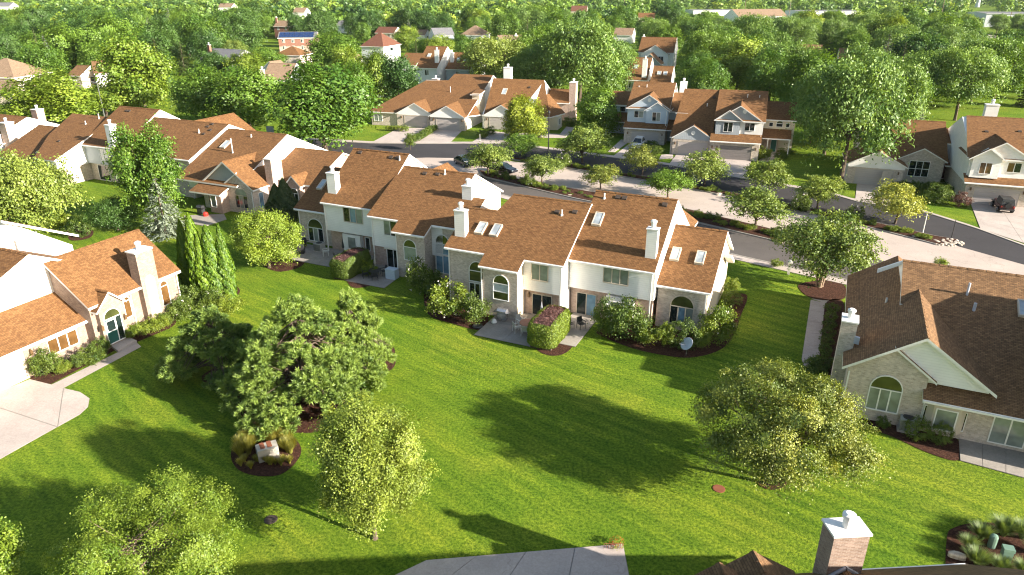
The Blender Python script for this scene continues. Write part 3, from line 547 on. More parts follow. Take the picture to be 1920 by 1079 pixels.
# ---- left far row
FR = (-38.61, 88.22, -24)
h = House('townhouse', 'grey two-storey townhouse with tall white chimney behind the leafy linden at left', FR, (-26, 6), group='left row of townhouses')
h.gable('u', -30.4, -21.8, 5.2, 5.4, 13.2, 9.85, 21, 5.4, 'siding_grey', 'siding_white', z0=2.6, rake=.2)
h.box('wall', 'brick', -30, -22, 6, 20, 0, 2.62)
h.chimney(-24.2, -23.2, 5.3, 6.4, 4, 8.6, 'siding_pale')
h.window('f', 5.6, -26.8, -24.5, 3.3, 4.9, 3, rows=2, glass=('glass_blind', 'glass_blind', 'glass_amber')); h.window('f', 6, -28.5, -26.2, .1, 2.3, 1, name='patio_door', glass=('glass',))
h.vent(-28, 12.3, 5.2, 5.4, .556); h.vent(-27.4, 12.3, 5.2, 5.4, .556); h.gutter(-30.3, -21.9, 5.2, 5.38); h.spout(-22.3, 5.58, 0, 5.2)
h.gable('v', 14, 26, -25, 4.6, -20, 7.6, -15, 4.6, 'siding_white')
h = House('townhouse', 'low brown roofed townhouse at the far left end of the left row', FR, (-37, 4), group='left row of townhouses')
h.gable('u', -44.5, -30.2, .9, 3.2, 9.0, 6.6, 17, 3.2, 'brick', 'siding_white')
h.plane_slab([(-34, .3), (-29.6, .3), (-30, 11.9), (-40, 11.9), (-38, 6)], .3, 4.0, .37); h.slab([(-40, 11.9, 8.29), (-30.2, 11.9, 8.29), (-30.2, 20, 4), (-40, 20, 4)])
h.prism('wall', 'siding_white', [(.7, 2.5), (11.9, 2.5), (11.9, 8.1), (.7, 4.0)], 'u', -33.8, -29.9); h.box('wall', 'brick', -33.8, -30.1, 1.2, 11.9, 0, 2.52); h.box('wall', 'siding_white', -38, -30.4, 11.5, 19.6, 0, 4.2)
h.skylight(-36.5, 3.4, .9, 1.6, .9, 3.2, .42); h.pipe(-34, 9.5, 7.4, .5); h.pipe(-33, 11.2, 8, .8); h.vent(-34, 4.6, .3, 4.0, .37)
h = House('townhouse', 'middle townhouse of the left row with blank white stepped gable wall', FR, (-12, 6), group='left row of townhouses')
h.gable('u', -21.9, -7.2, 4.0, 5.4, 12, 8.9, 20, 5.4, 'brick', 'siding_white', rake=.2)
h.pipe(-10.6, 9.6, 7.9, .5); h.vent(-9.6, 9.4, 4.0, 5.4, .4375); h.vent(-10.3, 11, 4.0, 5.4, .4375); h.vent(-9.2, 10.3, 4.0, 5.4, .4375); h.vent(-10, 11.6, 4, 5.4, .4375)
h.window('f', 4.4, -10.4, -9.6, 3.4, 4.8, 1, glass=('glass',)); h.spout(-7.6, 4.38, 0, 5.2); h.gutter(-21.8, -7.2, 4, 5.38)
h = House('townhouse', 'brick townhouse with grey gable, arched window and wide brick chimney in left row', FR, (2, 3), group='left row of townhouses')
h.plane_slab([(-7.2, 1.2), (3.5, 1.2), (3.5, 11.6), (-7.0, 11.6)], 1.2, 3.6, .46); rr = h.slab([(-7, 11.6, 8.38), (3.5, 11.6, 8.38), (3.5, 20, 4.5), (-7, 20, 4.5)]); h.ridge((-7, 11.6, 8.38), (3.5, 11.6, 8.38), rr)
h.prism('wall', 'siding_white', [(3, 2), (19.6, 2), (19.6, 4.6), (11.6, 8.26), (3, 4.3)], 'u', -6.8, 3.3)
zF = lambda u: 6.55 - .72 * abs(u - 1.4)
rr = h.slab([(-2.6, 1.4, zF(-2.6)), (1.4, 1.4, zF(1.4)), (1.4, 11, zF(1.4)), (-2.6, 3, zF(-2.6))]); h.ridge((1.4, 1.4, zF(1.4)), (1.4, 11, zF(1.4)), rr)
h.slab([(1.4, 1.4, zF(1.4)), (5.9, 1.4, zF(5.9)), (5.9, 11, zF(5.9)), (1.4, 11, zF(1.4))])
h.prism('gable_wall', 'siding_grey', [(-2, 2.6), (3, 2.6), (3, zF(3) - .15), (1.4, zF(1.4) - .15), (-2, zF(-2) - .15)], 'v', 1.85, 6)
h.prism('wall', 'brick', [(1.4, 0), (5.6, 0), (5.6, zF(5.6) - .12), (3.4, 5.0), (1.4, 3.9)], 'v', 1.6, 10.5)
h.slab([(1.1, 1.45, 3.75), (3.4, 1.45, 5.3), (3.4, 1.65, 5.3), (1.1, 1.65, 3.75)], th=.18)
h.slab([(-3.2, -.4, 2.7), (2.0, -.4, 2.7), (2.0, 2.2, 3.6), (-3.2, 2.2, 3.6)]); h.box('wall', 'brick', -3, 1.6, 1.7, 5, 0, 2.9); h.box('bay', 'brick_pink', -.6, 1.4, .3, 1.9, 0, 2.75)
h.window('f', 1.6, 2.6, 4.6, .7, 2.3, 3, arch=.95, glass=('glass', 'glass_blind', 'glass'), archglass='glass_blind', frame='trim_tan'); h.window('f', .3, -.3, .5, .8, 2.3, 1, glass=('glass_blind',)); h.window('f', 1.7, -2.2, -1.4, .1, 2.2, 1, name='patio_door', glass=('glass',))
h.window('r', 5.6, 2.6, 3.3, .7, 2.6, 1, glass=('glass_blue',)); h.chimney(5.5, 6.6, 4.4, 6.4, 0, 6.6, 'brick_pink'); h.spout(5.5, 1.58, 0, 3)
h.gable('u', 3.5, 11.5, 6.0, 3.4, 13, 6.3, 20, 3.4, 'brick_pink', 'brick_pink'); h.gablet(5.2, 7.6, 10.2, 3.3, 4.6, 3, 'brick_pink', face_z=0); h.window('f', 5.48, 8.3, 9.5, .3, 2.2, 2, arch=.6, name='front_door', glass=('glass',))
h.skylight(-4.6, 8.3, .9, 1.5, 1.2, 3.6, .46); h.pipe(-2.2, 7, 6.2, 2.0, .08); h.pipe(-1.8, 10.4, 7.8, .4)
h = House('brick_house', 'brown roofed house with two brick chimneys at the far left edge', (-92, 122, -24), (0, 4))
h.gable('u', -6, 9, -4, 3.4, 4, 6.6, 12, 3.4, 'brick', 'siding_white'); h.chimney(9.2, 10.8, -1, .5, 0, 6.4, 'brick_pink'); h.chimney(4, 5.5, 8, 9.4, 0, 6.9, 'brick_pink')
h.slab([(9.6, -1.5, 3.2), (6.4, 2.2, 3.6), (9.2, 2.2, 3.2)], name='side_roof')

# ---- row across the street, right part
FT = (37.4, 118.85, -18)
def louverpair(h, v, a, z): h.louver(v, a, z)
h = House('townhouse', 'grey townhouse with dark garage door and right-hand porch across the street', FT, (0, 5), group='townhouses across the street')
sA = .38; zA = lambda v: 6.3 + sA * (v - 1.2)
h.slab([(-3.9, 1.2, 6.3), (4.4, 1.2, 6.3), (4.4, 11, zA(11)), (-3.9, 11, zA(11))]); rr = h.slab([(-3.9, 11, zA(11)), (4.4, 11, zA(11)), (4.4, 20, 6.3), (-3.9, 20, 6.3)]); h.ridge((-3.9, 11, zA(11)), (4.4, 11, zA(11)), rr)
h.prism('wall', 'siding_white', [(1.8, 2.5), (19.6, 2.5), (19.6, 6.3), (11, zA(11) - .12), (1.8, zA(1.8) - .12)], 'u', -3.6, 4.1)
h.plane_slab([(-4.2, -.4), (4.1, -.4), (4.1, 2.0), (-4.2, 2.0)], -.4, 3.05, .46); h.box('wall', 'brick', -4.1, 3.85, 0, 12, 0, 3.1)
h.gablet(1.35, -3.7, 4.0, 6.3, 8.75, 7, 'siding_grey', face_z=6.2)
h.box('wall', 'siding_grey', -3.5, .4, 1.45, 2, 3.9, 6.4); h.slab([(-3.9, 1.1, 6.25), (-1.5, 1.1, 8.0), (-1.5, 1.5, 8.0), (-3.9, 1.5, 6.25)], th=.16); h.slab([(-1.5, 1.1, 8.0), (.9, 1.1, 6.25), (.9, 1.5, 6.25), (-1.5, 1.5, 8.0)], th=.16)
h.prism('gable_wall', 'siding_grey', [(-3.5, 6.3), (.5, 6.3), (-1.5, 7.85)], 'v', 1.4, 2)
h.window('f', 1.45, -2.2, -.8, 4.4, 5.9, 2, glass=('glass', 'glass')); h.window('f', 1.8, 1.2, 2.7, 4.7, 5.9, 2, glass=('glass',)); h.louver(1.6, .9, 7.8)
h.garage('f', 0, -2.4, 2.7, 0, 2.35, 'door_dark'); h.lamp('f', 0, -2.9, 1.8); h.lamp('f', 0, 3.3, 1.8); h.lamp('f', 0, -3.7, 1.8)
h.spout(3.9, 1.4, 0, 6.1); h.pipe(1, 8.7, 8.9, .8); h.pipe(3, 8.9, 9, .6); h.gutter(-4.1, 4.1, -.4, 3.03)
h.gable('u', 4.1, 9.6, 8.5, 5.6, 13.5, 8.0, 18, 5.6, 'siding_cream', rake=.2); h.plane_slab([(4.1, 6.4), (9.0, 6.4), (9.0, 9.2), (4.1, 9.2)], 6.4, 2.75, .5); h.box('wall', 'brick_pink', 4.1, 7, 8.4, 9, 0, 2.9)
h.window('f', 8.9, 6.4, 7.4, 4.4, 4.9, 1, arch=.4, glass=('glass',)); h.window('f', 8.9, 5.2, 5.8, 4.4, 5, 1, glass=('glass',)); h.window('f', 8.9, 8, 8.5, 4.4, 5, 1, glass=('glass',)); h.window('f', 8.4, 5.9, 6.8, .1, 2.2, 1, name='front_door', glass=('door_teal',))
for u in (5.2, 8.7): h.box('porch_post', 'trim', u, u + .16, 6.6, 6.76, 0, 2.6)
h = House('townhouse', 'townhouse with pale garage door under a small white louvred gable across the street', FT, (-7, 6), group='townhouses across the street')
zB = lambda v: 3.0 + .71 * (v - 1.2)
h.slab([(-11, 1.2, 3.0), (-3.9, 1.2, 3.0), (-3.9, 11, zB(11)), (-10, 11, zB(11))]); h.slab([(-10, 11, zB(11)), (-3.9, 11, zB(11)), (-3.9, 20, 5), (-10, 20, 5)])
h.prism('wall', 'siding_white', [(1.6, 0), (19.6, 0), (19.6, 5), (11, zB(11) - .12), (1.6, zB(1.6) - .12)], 'u', -9.7, -4.1); h.box('wall', 'brick', -10.8, -4.1, 1.5, 8, 0, 2.9)
h.gablet(.9, -10.6, -3.6, 3.0, 5.2, 3.6, 'siding_grey', face_z=2.7); h.box('wall', 'brick', -10.4, -3.9, 1.2, 2, 0, 2.75); h.garage('f', 1.2, -9.4, -4.5, 0, 2.3); h.louver(1.15, -7.1, 3.9); h.lamp('f', 1.2, -10, 1.8)
h.box('dormer', 'siding_pale', -10.4, -9.0, 6.2, 9, 2.5, 6.3); h.slab([(-10.8, 5.9, 6.4), (-8.6, 5.9, 6.4), (-8.6, 9.5, 6.6), (-10.8, 9.5, 6.6)]); h.window('f', 6.2, -9.9, -9.3, 4.6, 5.8, 1, glass=('glass',)); h.pipe(-5.6, 7.6, 7.4, .6); h.vent(-4.6, 9.3, 1.2, 3, .71)
h.plane_slab([(-13.2, 12), (-10.2, 12), (-10.2, 18), (-13.2, 18)], 12, 5.6, .45); h.box('wall', 'siding_grey', -13, -10, 12.4, 18, 0, 5.8); h.plane_slab([(-13.2, 9), (-10.6, 9), (-10.6, 12.4), (-13.2, 12.4)], 9, 2.7, .4)
h = House('townhouse', 'blue-grey townhouse with white car on its drive across the street', FT, (-16, 13), group='townhouses across the street')
zC = lambda v: 6.3 + .45 * (v - 9.4)
h.slab([(-20.2, 9.4, 6.3), (-12.2, 9.4, 6.3), (-12.2, 17.8, zC(17.8)), (-20.2, 17.8, zC(17.8))]); rr = h.slab([(-20.2, 17.8, zC(17.8)), (-12.2, 17.8, zC(17.8)), (-12.2, 26, 6.3), (-20.2, 26, 6.3)]); h.ridge((-20.2, 17.8, zC(17.8)), (-12.2, 17.8, zC(17.8)), rr)
h.prism('wall', 'siding_white', [(9.9, 2.5), (25.6, 2.5), (25.6, 6.3), (17.8, zC(17.8) - .12), (9.9, zC(9.9) - .12)], 'u', -19.9, -12.5)
h.plane_slab([(-20.3, 8.0), (-12.5, 8.0), (-12.5, 10.2), (-20.3, 10.2)], 8.0, 2.9, .46); h.box('wall', 'brick', -20.1, -12.6, 8.4, 20, 0, 3)
h.gablet(9.5, -20.2, -11.9, 6.2, 8.75, 6.5, 'siding_blue', face_z=6.0); h.box('wall', 'siding_blue', -16.4, -12.4, 9.3, 10, 3.7, 6.3)
h.slab([(-16.8, 9, 6.0), (-14.4, 9, 7.6), (-14.4, 9.6, 7.6), (-16.8, 9.6, 6.0)], th=.16); h.slab([(-14.4, 9, 7.6), (-12, 9, 6.0), (-12, 9.6, 6.0), (-14.4, 9.6, 7.6)], th=.16); h.prism('gable_wall', 'siding_blue', [(-16.4, 6.2), (-12.4, 6.2), (-14.4, 7.5)], 'v', 9.25, 10)
h.box('wall', 'siding_blue', -19.8, -16.4, 9.8, 10.2, 3.7, 6.2); h.window('f', 9.3, -15.2, -13.8, 4.2, 5.7, 2, glass=('glass', 'glass_blind')); h.window('f', 9.8, -18.6, -17, 4.6, 5.7, 2, glass=('glass', 'glass_blind')); h.louver(9.72, -16, 7.8)
h.garage('f', 8.4, -18.7, -13.7, 0, 2.3, 'door_grey'); h.lamp('f', 8.4, -19.4, 1.7); h.lamp('f', 8.4, -13.1, 1.7); h.spout(-12.7, 9.2, 0, 6); h.gutter(-20.3, -12.5, 8, 2.88)
h.gable('u', -25, -20.1, 17, 5.6, 21.5, 7.6, 26, 5.6, 'siding_blue', rake=.2); h.plane_slab([(-25, 14.6), (-20.3, 14.6), (-20.3, 17.6), (-25, 17.6)], 14.6, 2.75, .5); h.window('f', 17.4, -22.6, -21.6, 4.3, 5.2, 1, glass=('glass',)); h.window('f', 17.4, -24, -23.3, 4.3, 5.2, 1, glass=('glass',)); h.window('f', 17.4, -21.6, -20.7, .1, 2.2, 1, name='front_door', glass=('glass',))
h.box('porch_post', 'trim', -24.8, -24.6, 14.8, 15, 0, 2.6); h.pipe(-17.5, 16, 9, .8); h.pipe(-19, 16, 9, .5); h.chimney(-11.6, -10.4, 19, 20.4, 0, 10, 'siding_white')

# ---- row across the street, centre (three garages)
FK = (-21.87, 149.88, -17)
h = House('townhouse', 'brick ranch with two garage doors and hipped brown roof beyond the cul-de-sac', FK, (4, 3), group='garages beyond the cul-de-sac')
h.plane_slab([(-8.6, -.6), (13.6, -.6), (13.6, 16.3), (4.5, 16.3), (4.2, 13.4), (-1, 13.0)], -.6, 2.8, .37); h.slab([(-8.6, -.6, 2.8), (-1, 13, 7.83), (-1, 20, 5), (-8.6, 22, 2.8)])
h.plane_slab([(13.6, 16.3), (4.5, 16.3), (4.5, 28), (13.6, 28)], 16.3, 9.05, -.42); h.plane_slab([(4.5, 13.2), (-1, 13.0), (-1, 24), (4.5, 24)], 13.1, 7.9, -.38)
h.prism('wall', 'siding_white', [(.2, 0), (27, 0), (27, 4), (16.3, 8.85), (.2, 2.85)], 'u', 5, 13.2); h.box('wall', 'brick', -7.8, 13.0, 1, 21, 0, 2.8)
h.box('wall', 'brick', -8, 13, -.3, 4, 0, 2.6)
h.gablet(-.9, -2.2, 6.4, 2.7, 5.0, 6.5, 'siding_white', face_z=2.5); h.gablet(-1.9, 5.6, 13.6, 2.7, 4.9, 6.5, 'siding_white', face_z=2.5); h.box('wall', 'brick', 5.8, 13.3, -1.4, 0, 0, 2.7); h.box('wall', 'brick', -2, 6, -.6, 0, 0, 2.7)
h.garage('f', -.6, -.2, 4.8, 0, 2.3); h.garage('f', -1.4, 7.2, 12.2, 0, 2.3); h.window('f', -.3, -7.4, -5.6, .9, 2.1, 2, glass=('glass_blind',))
for a in (-.9, 5.4): h.lamp('f', -.6, a, 1.8)
for a in (6.6, 12.8): h.lamp('f', -1.4, a, 1.8)
h.pipe(6.5, 8.5, 6.1, 1.2); h.vent(2, 12.5, -1, 2.8, .344); h.vent(5.5, 12, -1, 2.8, .344); h.spout(5.5, -.58, 0, 2.6)
h.box('dormer', 'siding_cream', 12.3, 13.9, 6, 9.5, 2.5, 6.4); h.slab([(12, 5.6, 6.3), (14.1, 5.6, 6.3), (14.1, 10, 6.8), (12, 10, 6.8)]); h.slab([(13.2, -1, 2.8), (15.6, 2.5, 2.8), (13.4, 5, 4.2)], name='side_roof')
h.chimney(-3.5, -2, 22, 23.4, 0, 7, 'brick_pink')
h = House('townhouse', 'brick townhouse with hipped corner and tall brick chimney behind the lime-green tree', FK, (23, 7), group='garages beyond the cul-de-sac')
h.slab([(16, 2.6, 2.8), (29.8, 3.4, 2.8), (26.2, 12.3, 8.9), (15.2, 11.5, 9)], name='roof'); h.slab([(15.2, 11.5, 9), (26.2, 12.3, 8.9), (26.2, 22, 4.4), (15.2, 22, 4.4)]); h.slab([(29.8, 3.4, 2.8), (31.6, 9.2, 2.8), (27.2, 12.5, 6.1), (25.6, 8.4, 6.0)])
h.prism('wall', 'siding_white', [(3, 0), (21.6, 0), (21.6, 4.5), (12, 8.7), (3, 2.8)], 'u', 15.6, 25.9); h.box('wall', 'brick', 16.4, 29.3, 3.0, 9, 0, 2.7); h.box('wall', 'siding_cream', 28, 31.0, 5, 9, 0, 2.7)
h.gablet(1.9, 15.9, 24, 2.7, 5.0, 6.5, 'siding_white', face_z=2.5); h.box('wall', 'brick', 16.2, 23.6, 2.3, 3.4, 0, 2.7); h.garage('f', 2.3, 17.4, 22.4, 0, 2.3); h.lamp('f', 2.3, 16.8, 1.8)
h.gable('u', 25.5, 31.2, 14.6, 4.0, 18.1, 6.4, 22, 4.0, 'brick_pink', 'siding_cream'); h.chimney(31, 32.4, 15, 17, 0, 8.2, 'brick_pink'); h.chimney(17, 18.6, 13, 14.4, 7, 11, 'siding_white')
h.window('r', 31.0, 6, 7.4, .9, 2.1, 2, glass=('glass',)); h.skylight(18.6, 8.6, 1, 1.5, 3, 2.8, .68); h.vent(23.6, 10, 3, 2.8, .68)

# ---- right row
FS = (62.99, 103.33, -20)
h = House('townhouse', 'brick townhouse with six-pane window under a gable and rounded hedges at right', FS, (-3, 2), group='right row of townhouses')
h.plane_slab([(-11, -.6), (.9, -.6), (.9, 7), (-11, 7)], -.6, 3.4, .6); rr = h.slab([(-11, 7, 7.96), (.9, 7, 7.96), (.9, 14, 4), (-11, 14, 4)]); h.ridge((-11, 7, 7.96), (.9, 7, 7.96), rr)
h.prism('wall', 'brick', [(0, 0), (13.6, 0), (13.6, 4), (7, 7.8), (0, 3.6)], 'u', -10.7, .5)
h.gablet(-.9, -5.9, .8, 3.4, 5.2, 4.5, 'brick', face_z=0); h.window('f', -.63, -4.0, -1.4, 1.0, 3.2, 3, rows=2, glass=('glass', 'glass', 'glass'))
h.gablet(-4.6, -13, -4.7, 2.9, 5.1, 8, 'siding_white', face_z=2.5); h.box('wall', 'brick', -12.6, -5.2, -4.25, 4, 0, 2.7); h.garage('f', -4.25, -11.5, -6.4, 0, 2.3); h.lamp('f', -4.25, -5.8, 1.8)
h.plane_slab([(.6, 3), (3.2, 3), (3.2, 8), (.6, 8)], 3, 5.4, .3); h.box('wall', 'siding_pale', .6, 3.0, 3.4, 8, 0, 5.5); h.window('f', 3.4, 1.6, 2.5, 3.6, 4.4, 1, arch=.35, glass=('glass',)); h.slab([(.8, .2, 2.7), (2.9, .2, 2.7), (2.9, 3.4, 3.4), (.8, 3.4, 3.4)], name='porch_roof'); h.window('f', 3.4, 1.3, 2.4, .1, 2.2, 2, name='front_door', glass=('door_wine', 'glass'))
h = House('townhouse', 'two-storey white sided townhouse with dark red jeep on its drive at right edge', FS, (6, -4), group='right row of townhouses')
h.plane_slab([(1.0, -9.9), (14, -9.9), (14, .5), (2.0, .5)], -9.9, 6.1, .37); rr = h.slab([(2, .5, 9.95), (14, .5, 9.95), (14, 10, 6), (2, 10, 6)]); h.ridge((2, .5, 9.95), (14, .5, 9.95), rr)
h.prism('wall', 'siding_white', [(-9.4, 2.6), (9.6, 2.6), (9.6, 6), (.5, 9.8), (-9.4, 6.15)], 'u', 1.5, 13.5); h.box('wall', 'brick', 1.6, 13.5, -9.0, 9, 0, 2.7); h.box('wall', 'brick', 1.6, 13.5, -10.4, -9, 0, 3.0)
h.plane_slab([(1.2, -10.9), (14, -10.9), (14, -9), (1.2, -9)], -10.9, 2.95, .42); h.gablet(-10, 1.2, 8.9, 6.0, 8.3, 7, 'siding_white', face_z=5.9); h.box('wall', 'siding_white', 1.7, 5.0, -10.1, -9.2, 3.5, 6.1)
h.slab([(1.1, -10.6, 6.0), (3.3, -10.6, 7.5), (3.3, -10, 7.5), (1.1, -10, 6.0)], th=.16); h.slab([(3.3, -10.6, 7.5), (5.5, -10.6, 6.0), (5.5, -10, 6.0), (3.3, -10, 7.5)], th=.16); h.prism('gable_wall', 'siding_white', [(1.6, 6.05), (5.1, 6.05), (3.3, 7.4)], 'v', -10.15, -9.4)
h.window('f', -10.1, 2.7, 4.0, 4.1, 5.5, 2, glass=('glass_amber',)); h.window('f', -9.4, 6, 7.5, 4.4, 5.6, 2, glass=('glass_amber', 'glass')); h.louver(-9.75, 5, 7.3)
h.garage('f', -10.4, 2.7, 7.9, 0, 2.3); h.lamp('f', -10.4, 2.2, 1.8); h.lamp('f', -10.4, 8.3, 1.8); h.vent(4, -3.5, -9.9, 6.1, .37); h.vent(8, -3, -9.9, 6.1, .37); h.pipe(8.6, -4.6, 8, .4); h.chimney(4.4, 6, 1.4, 2.6, 7, 11.4); h.pipe(13, 1, 9.5, 1); h.spout(1.7, -9.4, 0, 6); h.gutter(1.2, 14, -10.9, 2.93)
# ------------------------------------------------------------------ houses far behind
def bg(name, label, p0, p1, py, ze, ang, depth, rise, roof='shingle', wall='siding_white', gab=None, chim=None, hip=False, wins=3, lower=None, cat='house', group=None, width=None, sky_=0, storeys=1):
    A, B = G(p0, py, ze), G(p1, py, ze); wd = width or (B - A).length
    h = House(name, label, (A.x, A.y, ang), (wd / 2, depth / 2), cat=cat, group=group, shingle=roof)
    zr = ze + rise
    if hip:
        e = min(depth / 2, wd / 2 - .5)
        P4 = [(0, 0, ze), (wd, 0, ze), (wd, depth, ze), (0, depth, ze)]; r0, r1 = (e, depth / 2, zr), (wd - e, depth / 2, zr)
        for pts in ((P4[0], P4[1], r1, r0), (P4[1], P4[2], r1), (P4[2], P4[3], r0, r1), (P4[3], P4[0], r0)): h.slab(list(pts))
        h.box('wall', wall, .4, wd - .4, .4, depth - .4, 0, ze)
    else: h.gable('u', 0, wd, 0, ze, depth / 2, zr, depth, ze, wall, gab or wall)
    if lower: h.box('wall', lower, .37, wd - .37, .37, depth - .3, 0, 2.7)
    for st in range(storeys):
        zz = ze - 1.9 - 2.7 * st
        for i in range(wins):
            a = wd * (i + .6) / (wins + .2); h.window('f', .4 if not lower or st == 0 else .36, a - .55, a + .55, zz, zz + 1.3, 2, glass=('glass', 'glass_blind'), sill=False)
    h.window('r', wd - (.4 if hip else .25), depth * .4, depth * .55, ze - 1.9, ze - .7, 1, glass=('glass',), sill=False)
    if chim: h.chimney(chim[0] * wd, chim[0] * wd + 1.1, chim[1] * depth, chim[1] * depth + .8, ze - 1, zr + chim[2], chim[3])
    for i in range(sky_): h.skylight(wd * (.35 + .3 * i), depth * .28, 1, 1.4, 0, ze, rise / (depth / 2))
    return h
bg('brick_house', 'pale brick house with dark red hipped roof behind the green trees', 674, 724, 87, 6.2, -18, 15, 4.5, 'shingle_red', 'siding_pale', hip=True, wins=0)
bg('townhouse', 'orange roofed townhouse with white chimney and skylight behind the cul-de-sac', 779, 822, 127.5, 5.8, -16, 18, 5.2, 'shingle', 'siding_pale', 'siding_white', (.78, .12, -.6, 'siding_white'), wins=1, sky_=1)
bg('townhouse', 'orange roofed townhouse with two skylights, right of the one with the white chimney', 834, 884, 130, 5.2, -16, 15, 4, 'shingle', 'siding_grey', 'siding_white', (.06, .2, .2, 'siding_white'), wins=1, sky_=2)
bg('townhouse', 'low orange roof peeping out left of the chimney townhouse behind the cul-de-sac', 745, 783, 122, 4.6, -16, 14, 3, wins=0)
bg('house', 'small white house with twin gables among trees left of the red roof', 664, 692, 112, 4, 60, 8, 2.2, 'shingle_tan', 'siding_white', wins=1)
bg('house', 'grey roofed pale blue house in the middle distance', 815, 855, 68, 4.6, 20, 13, 3.4, 'shingle_grey', 'siding_blue', wins=0)
bg('house', 'tan hipped roof house right of the grey roofed one', 862, 905, 66, 4.6, -15, 16, 4.2, 'shingle_tan', 'siding_pale', hip=True, wins=0)
bg('house', 'pale house with tan roof and white chimney beside the tall locust trees', 938, 985, 84, 4.2, 12, 13, 3.4, 'shingle_tan', 'siding_pale', None, (.7, .4, 0, 'siding_white'), wins=0)
bg('house', 'small tan roof showing just right of the red hipped house', 778, 798, 66, 4, -15, 9, 2.4, 'shingle_tan', 'siding_white', wins=0)
bg('house', 'yellow two-storey house with red roof high in the middle distance', 702, 742, 62, 6, -18, 10, 2.6, 'shingle_red', 'siding_cream', wins=2)
bg('townhouse', 'brown roofed townhouse with white chimney and blinds behind the blue-grey townhouse', 1172, 1213, 150, 5.8, -17, 17, 4.6, 'shingle', 'siding_cream', 'siding_white', (.72, .06, .2, 'siding_white'), wins=2, sky_=1)
bg('townhouse', 'small brown roof with two skylights behind the blue-grey townhouse', 1218, 1256, 156, 5.6, -17, 14, 3.3, 'shingle', 'siding_white', 'siding_white', None, wins=0, sky_=2)
hh = bg('house', 'white gabled house with brown roof standing above the townhouse with skylights', 1196, 1262, 98, 5.8, -18, 15, 4.6, 'shingle', 'siding_white', 'siding_white', (.0, .5, 0, 'siding_white'), wins=0)
hh.gablet(-1.2, 1, 11, 5.2, 8.3, 7, 'siding_white', face_z=0); hh.window('f', -.95, 4, 6, 3, 4.6, 2, glass=('glass',)); hh.window('f', -.95, 7.4, 9, 3, 4.6, 2, glass=('glass',))
bg('house', 'grey gabled garage with brown roof right of the white gabled house', 1240, 1276, 122, 3.2, 70, 8, 3.4, 'shingle_brown', 'siding_grey', 'siding_grey', wins=0)
bg('house', 'tan roofed white gabled house half hidden in trees at centre top', 1150, 1186, 66, 4, -18, 11, 3.2, 'shingle_tan', 'siding_white', wins=0)
bg('house', 'brown roofed house with bright white gable deep in the right-hand wood', 1484, 1536, 110, 5, -20, 14, 4, 'shingle_brown', 'siding_white', 'siding_white', (.2, .5, .6, 'siding_white'), wins=0)
bg('house', 'second brown roofed house with small white gable deep in the right-hand wood', 1572, 1622, 114, 5, -20, 12, 3.4, 'shingle_brown', 'siding_white', 'siding_white', wins=0)
bg('house', 'cream two-storey house with wide tan hipped roof at the left edge', -70, 37, 144.5, 5.8, -8, 14, 4, 'shingle_tan', 'siding_cream', hip=True, wins=4)
bg('house', 'dark brick garage with tan roof below the cream house at left edge', -60, 30, 172, 3, -8, 9, 2.2, 'shingle_tan', 'brick', 'brick', wins=0)
bg('house', 'brown roof with small skylight among the big maples at left', 176, 210, 139, 4, 30, 12, 3, 'shingle_brown', 'siding_white', wins=0, sky_=1)
bg('house', 'brown roof corner left of the skylight roof among the maples', 124, 156, 142, 3.6, -15, 9, 2.4, 'shingle_brown', 'brick', wins=0)
bg('house', 'grey roofed house with red brick chimney in the trees left of the solar roof', 372, 462, 112, 4.4, -30, 13, 3.2, 'shingle_grey', 'siding_white', None, (.02, .3, 1.2, 'brick_red'), wins=1)
hh = bg('brick_house', 'red brick house with dark blue solar panels on its roof', 520, 592, 72, 6.2, 8, 12, 2.2, 'shingle_grey', 'brick_red', 'brick_red', None, wins=4, lower='brick_pink', storeys=2)
for i in range(7):
    for j in range(2):
        y0 = .6 + 2.5 * j; a = .6 + i * 2.1; zf = lambda v: 6.2 + 2.2 / 6 * v + .12
        hh.slab([(a, y0, zf(y0)), (a + 1.95, y0, zf(y0)), (a + 1.95, y0 + 2.35, zf(y0 + 2.35)), (a, y0 + 2.35, zf(y0 + 2.35))], th=.06, name='solar_panel', mat='solar', edge='dark_metal')
bg('house', 'bright orange hipped roof in front of the solar panel house', 512, 566, 104, 3.4, -10, 11, 2.8, 'shingle', 'brick', hip=True, wins=0)
bg('brick_house', 'red brick house with tall chimney and tan roof behind the solar panel house', 512, 548, 50, 6, -18, 10, 3, 'shingle_tan', 'brick_red', None, (-.02, .3, 1.5, 'brick_red'), wins=2)
bg('brick_house', 'tan roofed house with shaded dark brick wall and white topped chimney', 488, 543, 151, 5, -6, 13, 3.6, 'shingle_tan', 'brick_red', 'siding_grey', (.02, -.02, -1.0, 'brick'), wins=1)
bg('house', 'grey gable wall beside the tan roofed house and the dark spruce', 530, 562, 138, 4.6, 65, 9, 3, 'shingle_tan', 'siding_blue', 'siding_blue', wins=0)
bg('house', 'small white house far off between the maples at top centre left', 630, 655, 48, 4.5, -20, 9, 3, 'shingle_grey', 'siding_white', wins=1)
bg('house', 'far tan roof at the top left centre of the picture', 408, 436, 14, 5, -10, 14, 4, 'shingle_tan', 'siding_white', wins=0)
bg('house', 'far tan roof a little right of the brick chimney house', 548, 572, 24, 5, -10, 14, 4, 'shingle_tan', 'siding_white', wins=0)
bg('house', 'far white gabled house at the top left corner', -10, 22, 12, 5, -10, 14, 4, 'shingle_grey', 'siding_white', wins=0)
bg('house', 'red tiled roof high up at the top centre right', 1070, 1100, 22, 5, -10, 14, 5, 'shingle_red', 'siding_cream', wins=0)
